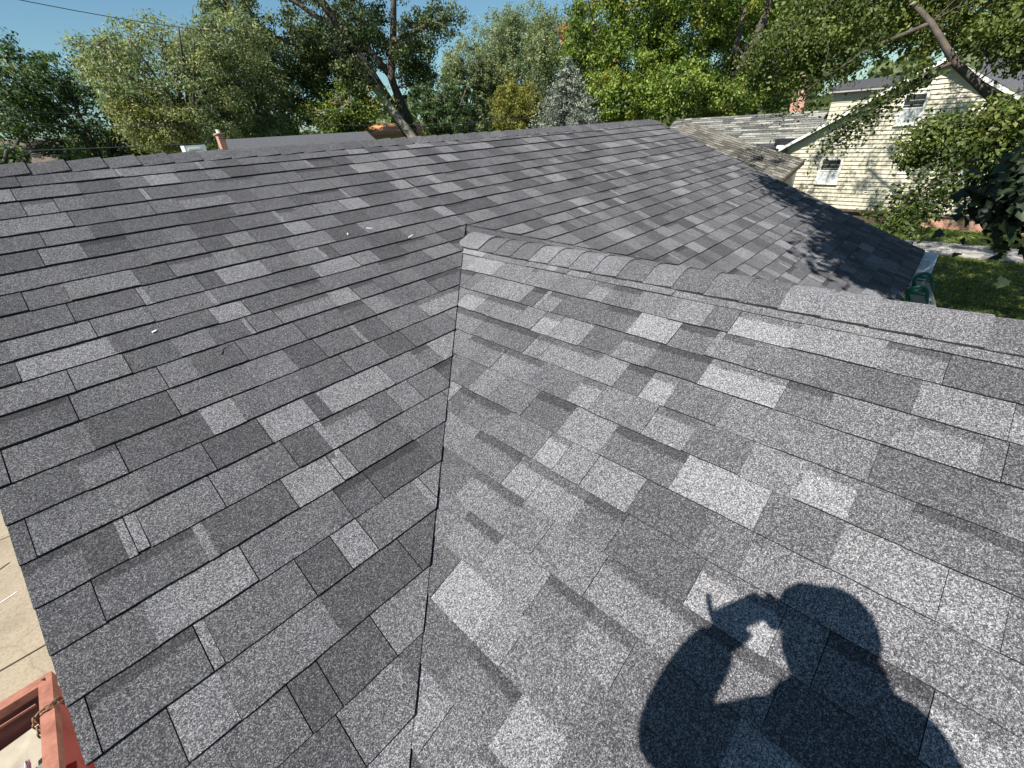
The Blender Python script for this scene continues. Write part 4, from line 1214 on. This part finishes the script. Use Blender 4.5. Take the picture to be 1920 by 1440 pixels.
nearb = tm.build('branch', M_BARK, shade, smooth=True)
gl = np.random.default_rng(74)
LP = np.concatenate([along(branches[0], 62, gl, 0.10, 0.1), along(branches[1], 84, gl, 0.12, 0.1), along(branches[2], 84, gl, 0.12, 0.1), along(branches[3], 60, gl, 0.09, 0.1)])
for i, p in enumerate(LP):
    o = link('leaf', leaf_shapes[i % 6], nearb, Vector(p) - Vector(st))
    s = gl.uniform(0.075, 0.125)
    o.scale = (s, s, s)
    o.rotation_euler = (gl.uniform(-1.5, -0.2), gl.uniform(-0.5, 0.5), gl.uniform(0, 6.28))

# foliage beyond everything
gt = np.random.default_rng(81)
n = 26000
az = gt.uniform(-14, 108, n); D = gt.uniform(85, 130, n); top = 3.0 + 2.2 * np.sin(az * 0.35) + 1.4 * np.sin(az * 0.9 + 1) + 1.0 * np.sin(az * 2.3)
zz = gt.uniform(0, 1, n) * (H + D * np.tan(np.radians(np.clip(top, 0.8, 5.5) * 0.62)))
C = np.stack([D * np.cos(np.radians(az)), D * np.sin(np.radians(az)), zz], 1)
V, F = leaf_arrays(C, 1.5, 1.3, gt)
cl_ = (0.5 + 0.5 * np.sin(az * 3.1) * np.cos(D))
col = np.stack([gt.random(n), cl_, np.zeros(n), np.ones(n)], 1).repeat(4, 0)
tag(link('treeline', tri_mesh('treeline', V, F, M_LF_OAK, 'leafmix', col)), kind='stuff')
# low garden shrubs at the foot of the neighbour's wall
for i, (x, y, r, lab) in enumerate(((22.2, 1.2, 0.5, 'low shrub under the cream wall beside the brick base'), (22.4, 5.0, 0.5, 'low shrub at the corner of the grey porch wall'))):
    make_tree('garden_shrub', lab, (x, y, 0), [(x, y, 0), (x, y, 0.3)], 0.04, [((x, y, 0.45), (r, r, 0.4), 40)], 0.14, 1.5, M_LF_BRIGHT, 90 + i, per=22, clump_r=0.3, group='shrubs along the cream wall', cat='shrub')
# short grass on the neighbour's lawn
n = 22000
gx = gt.uniform(13, 23, n); gy = gt.uniform(-6, 3, n)
ok = ~((gx > 18.95) & (gx < 20.75)); gx, gy = gx[ok], gy[ok]; n = len(gx)
C = np.stack([gx, gy, np.full(n, 0.03)], 1)
V, F = leaf_arrays(C, 0.11, 4.0, gt, up=0.0)
col = np.stack([gt.random(n), gt.random(n), (gt.random(n) < 0.1) * 0.5, np.ones(n)], 1).repeat(4, 0)
tag(link('grass', tri_mesh('grass', V, F, M_LF_BRIGHT, 'leafmix', col)), kind='stuff')

# ================================================================== POWER LINES
def wire(a, b, sag, r, label):
    m = MB(); a, b = Vector(a), Vector(b)
    m.tube([a.lerp(b, i / 16) - Vector((0, 0, sag * 4 * (i / 16) * (1 - i / 16))) for i in range(17)], r, 5)
    tag(m.build('power_line', M_WIRE), label, 'cable', 'overhead cables behind the house')
wire(at(92, 11.5, 24), at(60, 8.6, 36), 0.6, 0.013, 'highest cable crossing the clear sky at the upper left')
wire(at(93, 5.9, 26), at(70, 5.2, 30), 0.4, 0.012, 'cable crossing the sky just left of the dark tree')
wire(at(93, 4.0, 26), at(66, 3.2, 33), 0.5, 0.012, 'lower sky cable left of the dark tree')
wire(at(93, 3.1, 26), at(62, 2.2, 33), 0.5, 0.012, 'lowest sky cable left of the dark tree')
wire(at(94, 0.75, 27), at(32, 0.9, 31), 0.35, 0.014, 'black cable running in front of the brown roof')
wire(at(64, 1.2, 30), at(30, 1.0, 28), 0.3, 0.010, 'thin cable crossing low in front of the forked trunk')

# ================================================================== THE PHOTOGRAPHER (out of frame, throws the shadow)
man = thing('person', 'person in a cap holding up a phone, seen only as a shadow on shingles', 'person', (0, 0, 0))
M_SHIRT = mat_plain('dark_shirt', (0.05, 0.06, 0.09), 0.9, 0.2, 20)
M_SKIN = mat_plain('skin', (0.45, 0.27, 0.19), 0.55, 0.08, 10)
def S(x, y, z): return (x, y, z + H)
def skin_body(name, verts, edges, rad, root, mat, parent, sub=2):
    me = bpy.data.meshes.new(name)
    me.from_pydata(verts, edges, [])
    o = link(name, me, parent)
    o.modifiers.new('skin', 'SKIN')
    sv = me.skin_vertices[0].data
    for i, r in enumerate(rad):
        sv[i].radius = (r, r) if not isinstance(r, tuple) else r
        sv[i].use_root = (i == root)
    o.modifiers.new('sub', 'SUBSURF').levels = sub
    o.modifiers['sub'].render_levels = sub
    me.materials.append(mat)
    return o
# joints: each lies on the sun ray through its point of the shadow, at its own distance behind the lens plane
SUNV = Vector(TO_SUN)
def J(wx, wy, wz, t): return tuple(Vector((wx, wy, wz + H)) + SUNV * t)
head_c = J(0.886, -0.119, -1.091, 1.45)
neck_t = J(0.81, -0.165, -1.121, 1.41)
neck_b = J(0.74, -0.195, -1.150, 1.37)
sh_r = J(0.715, -0.295, -1.160, 1.33)
sh_l = J(0.585, -0.055, -1.212, 1.40)
elb_l = J(0.478, 0.110, -1.254, 1.44)
wri_l = J(0.765, 0.076, -1.139, 1.455)
elb_r = J(0.70, -0.23, -1.166, 1.20)
wri_r = J(0.865, -0.045, -1.100, 1.425)
chest = J(0.55, -0.24, -1.22, 1.22)
hip = (-0.12, -0.30, H - 0.72)
hip_l = (-0.16, -0.20, H - 0.78); hip_r = (-0.10, -0.40, H - 0.78)
kn_l = (-0.10, -0.17, H - 1.12); kn_r = (-0.02, -0.44, H - 1.12)
an_l = (-0.16, -0.18, wing_z(-0.16) + 0.07); an_r = (-0.10, -0.46, wing_z(-0.10) + 0.07)
to_l = (-0.02, -0.16, wing_z(-0.02) + 0.04); to_r = (0.05, -0.46, wing_z(0.05) + 0.04)
V_ = [hip, chest, neck_b, neck_t, head_c, sh_l, elb_l, wri_l, sh_r, elb_r, wri_r, hip_l, kn_l, an_l, to_l, hip_r, kn_r, an_r, to_r]
E_ = [(0, 1), (1, 2), (2, 3), (3, 4), (2, 5), (5, 6), (6, 7), (2, 8), (8, 9), (9, 10), (0, 11), (11, 12), (12, 13), (13, 14), (0, 15), (15, 16), (16, 17), (17, 18)]
Rr = [0.15, 0.17, 0.115, 0.105, 0.095, 0.092, 0.080, 0.052, 0.125, 0.07, 0.048, 0.095, 0.06, 0.042, 0.032, 0.095, 0.06, 0.042, 0.032]
skin_body('body', V_, E_, Rr, 0, M_SHIRT, man)
# head with face and cap
def ellipsoid(c, r, n=20, fn=None):
    m = MB(); V = []; F = []
    for i in range(n + 1):
        for j in range(n * 2):
            th = math.pi * i / n; ph = math.pi * j / n
            p = Vector((math.sin(th) * math.cos(ph), math.sin(th) * math.sin(ph), math.cos(th)))
            if fn: p = fn(p)
            V.append((c[0] + r[0] * p.x, c[1] + r[1] * p.y, c[2] + r[2] * p.z))
    for i in range(n):
        for j in range(n * 2):
            a = i * n * 2 + j; b = i * n * 2 + (j + 1) % (n * 2)
            F.append((a, a + n * 2, b + n * 2, b))
    m.add(V, F); return m
face_dir = Vector((0.75, 0.62, -0.25)).normalized()
def face_fn(p):
    f = p.dot(face_dir)
    if f > 0.55 and abs(p.z + 0.05) < 0.25: p = p * (1 + 0.10 * (f - 0.55))
    if p.z < -0.4: p = Vector((p.x * 0.86, p.y * 0.86, p.z))
    return p
hd = ellipsoid(head_c, (0.096, 0.084, 0.122), fn=face_fn).build('head', M_SKIN, man, smooth=True)
side_dir = face_dir.cross(Vector((0, 0, 1))).normalized()
hc = Vector(head_c)
for sg in (-1, 1):
    ec = hc + side_dir * 0.088 * sg
    ellipsoid(ec, (0.018, 0.018, 0.03), 8).build('ear', M_SKIN, hd, smooth=True)
    ellipsoid(hc + face_dir * 0.082 + side_dir * 0.032 * sg + Vector((0, 0, 0.01)), (0.012, 0.012, 0.009), 8).build('eye', M_PAPER, hd, smooth=True)
m = MB(); m.tube([hc + face_dir * 0.085 + Vector((0, 0, 0.02)), hc + face_dir * 0.112 - Vector((0, 0, 0.012)), hc + face_dir * 0.09 - Vector((0, 0, 0.02))], [0.006, 0.012, 0.01], 7); m.build('nose', M_SKIN, hd, smooth=True)
m = MB(); mo = hc + face_dir * 0.088 - Vector((0, 0, 0.05)); m.tube([mo - side_dir * 0.022, mo + face_dir * 0.004, mo + side_dir * 0.022], [0.003, 0.006, 0.003], 6); m.build('mouth', M_PINK, hd, smooth=True)
cp = ellipsoid(hc + Vector((0, 0, 0.012)), (0.104, 0.093, 0.124), fn=lambda p: p if p.z > 0.12 else Vector((p.x, p.y, 0.12)))
cpo = cp.build('cap', M_BLACK, man, smooth=True)
bd = Vector((0.62, 0.78, 0.0)).normalized(); bs = bd.cross(Vector((0, 0, 1)))
m = MB(); rows = []
for i in range(7):
    a = math.pi * (i / 6 - 0.5)
    rows.append(hc + bd * (0.07 + 0.055 * math.cos(a)) + bs * (0.08 * math.sin(a)) + Vector((0, 0, 0.03 - 0.02 * math.sin(a) ** 2)))
m.prism(rows, Vector((0, 0, -0.012)))
m.build('bill', M_BLACK, cpo)
# phone, just behind the lens plane, and the hand around it
fd = FWD; rt_v = RIGHT; dn_v = DOWN
ph_c = Vector((0, 0, H)) - fd * 0.012
phone = thing('phone', 'phone held up in landscape at arm height, casting part of the shadow', 'phone', (0, 0, 0))
tilt = R(-24)
rt_v, dn_v = rt_v * math.cos(tilt) + dn_v * math.sin(tilt), dn_v * math.cos(tilt) - rt_v * math.sin(tilt)
def phone_pt(r, d, f): return ph_c + rt_v * r + dn_v * d + fd * f
m = MB()
m.prism([phone_pt(-0.105, -0.014, 0), phone_pt(0.024, -0.014, 0), phone_pt(0.024, 0.058, 0), phone_pt(-0.105, 0.058, 0)], -fd * 0.008)
m.build('case', M_BLACK, phone)
wr = Vector(wri_l)
palm = wr.lerp(phone_pt(-0.07, 0.04, -0.03), 0.65)
HV = [tuple(wr), tuple(palm)]
HE = [(0, 1)]; HR = [0.048, 0.052]
def finger(tips, r):
    k = len(HV); prev = 1
    for i, p in enumerate(tips):
        HV.append(tuple(p)); HR.append(r * (1 - 0.12 * i)); HE.append((prev, k + i)); prev = k + i
finger([phone_pt(-0.115, 0.005, -0.03), phone_pt(-0.113, -0.035, -0.028), phone_pt(-0.100, -0.078, -0.02)], 0.0095)      # raised first finger
finger([phone_pt(-0.085, 0.0, -0.03), phone_pt(-0.06, -0.012, -0.022), phone_pt(-0.035, -0.014, -0.015)], 0.012)
finger([phone_pt(-0.09, 0.066, -0.02), phone_pt(-0.085, 0.069, -0.012)], 0.0095)
finger([phone_pt(-0.065, 0.068, -0.022), phone_pt(-0.055, 0.070, -0.012)], 0.0095)
finger([phone_pt(-0.045, 0.068, -0.022), phone_pt(-0.035, 0.069, -0.012)], 0.0085)
finger([phone_pt(-0.05, 0.035, -0.03), phone_pt(-0.01, 0.030, -0.022), phone_pt(0.012, 0.020, -0.02)], 0.010)            # thumb along the screen
skin_body('hand', HV, HE, HR, 0, M_SKIN, man)
# the other hand closes on the phone's right end
wr2 = Vector(wri_r)
HV = [tuple(wr2), J(0.878, 0.005, -1.095, 1.43)]
HE = [(0, 1)]; HR = [0.042, 0.046]
finger([J(0.880, 0.030, -1.094, 1.425), J(0.884, 0.045, -1.092, 1.42)], 0.0095)
finger([J(0.868, 0.028, -1.098, 1.425), J(0.866, 0.045, -1.099, 1.42)], 0.0098)
finger([J(0.856, 0.024, -1.103, 1.425), J(0.850, 0.040, -1.105, 1.42)], 0.0095)
finger([J(0.846, 0.016, -1.107, 1.43), J(0.838, 0.030, -1.110, 1.425)], 0.0085)
finger([J(0.895, 0.006, -1.088, 1.43), J(0.900, 0.030, -1.086, 1.425)], 0.0105)
skin_body('hand', HV, HE, HR, 0, M_SKIN, man)
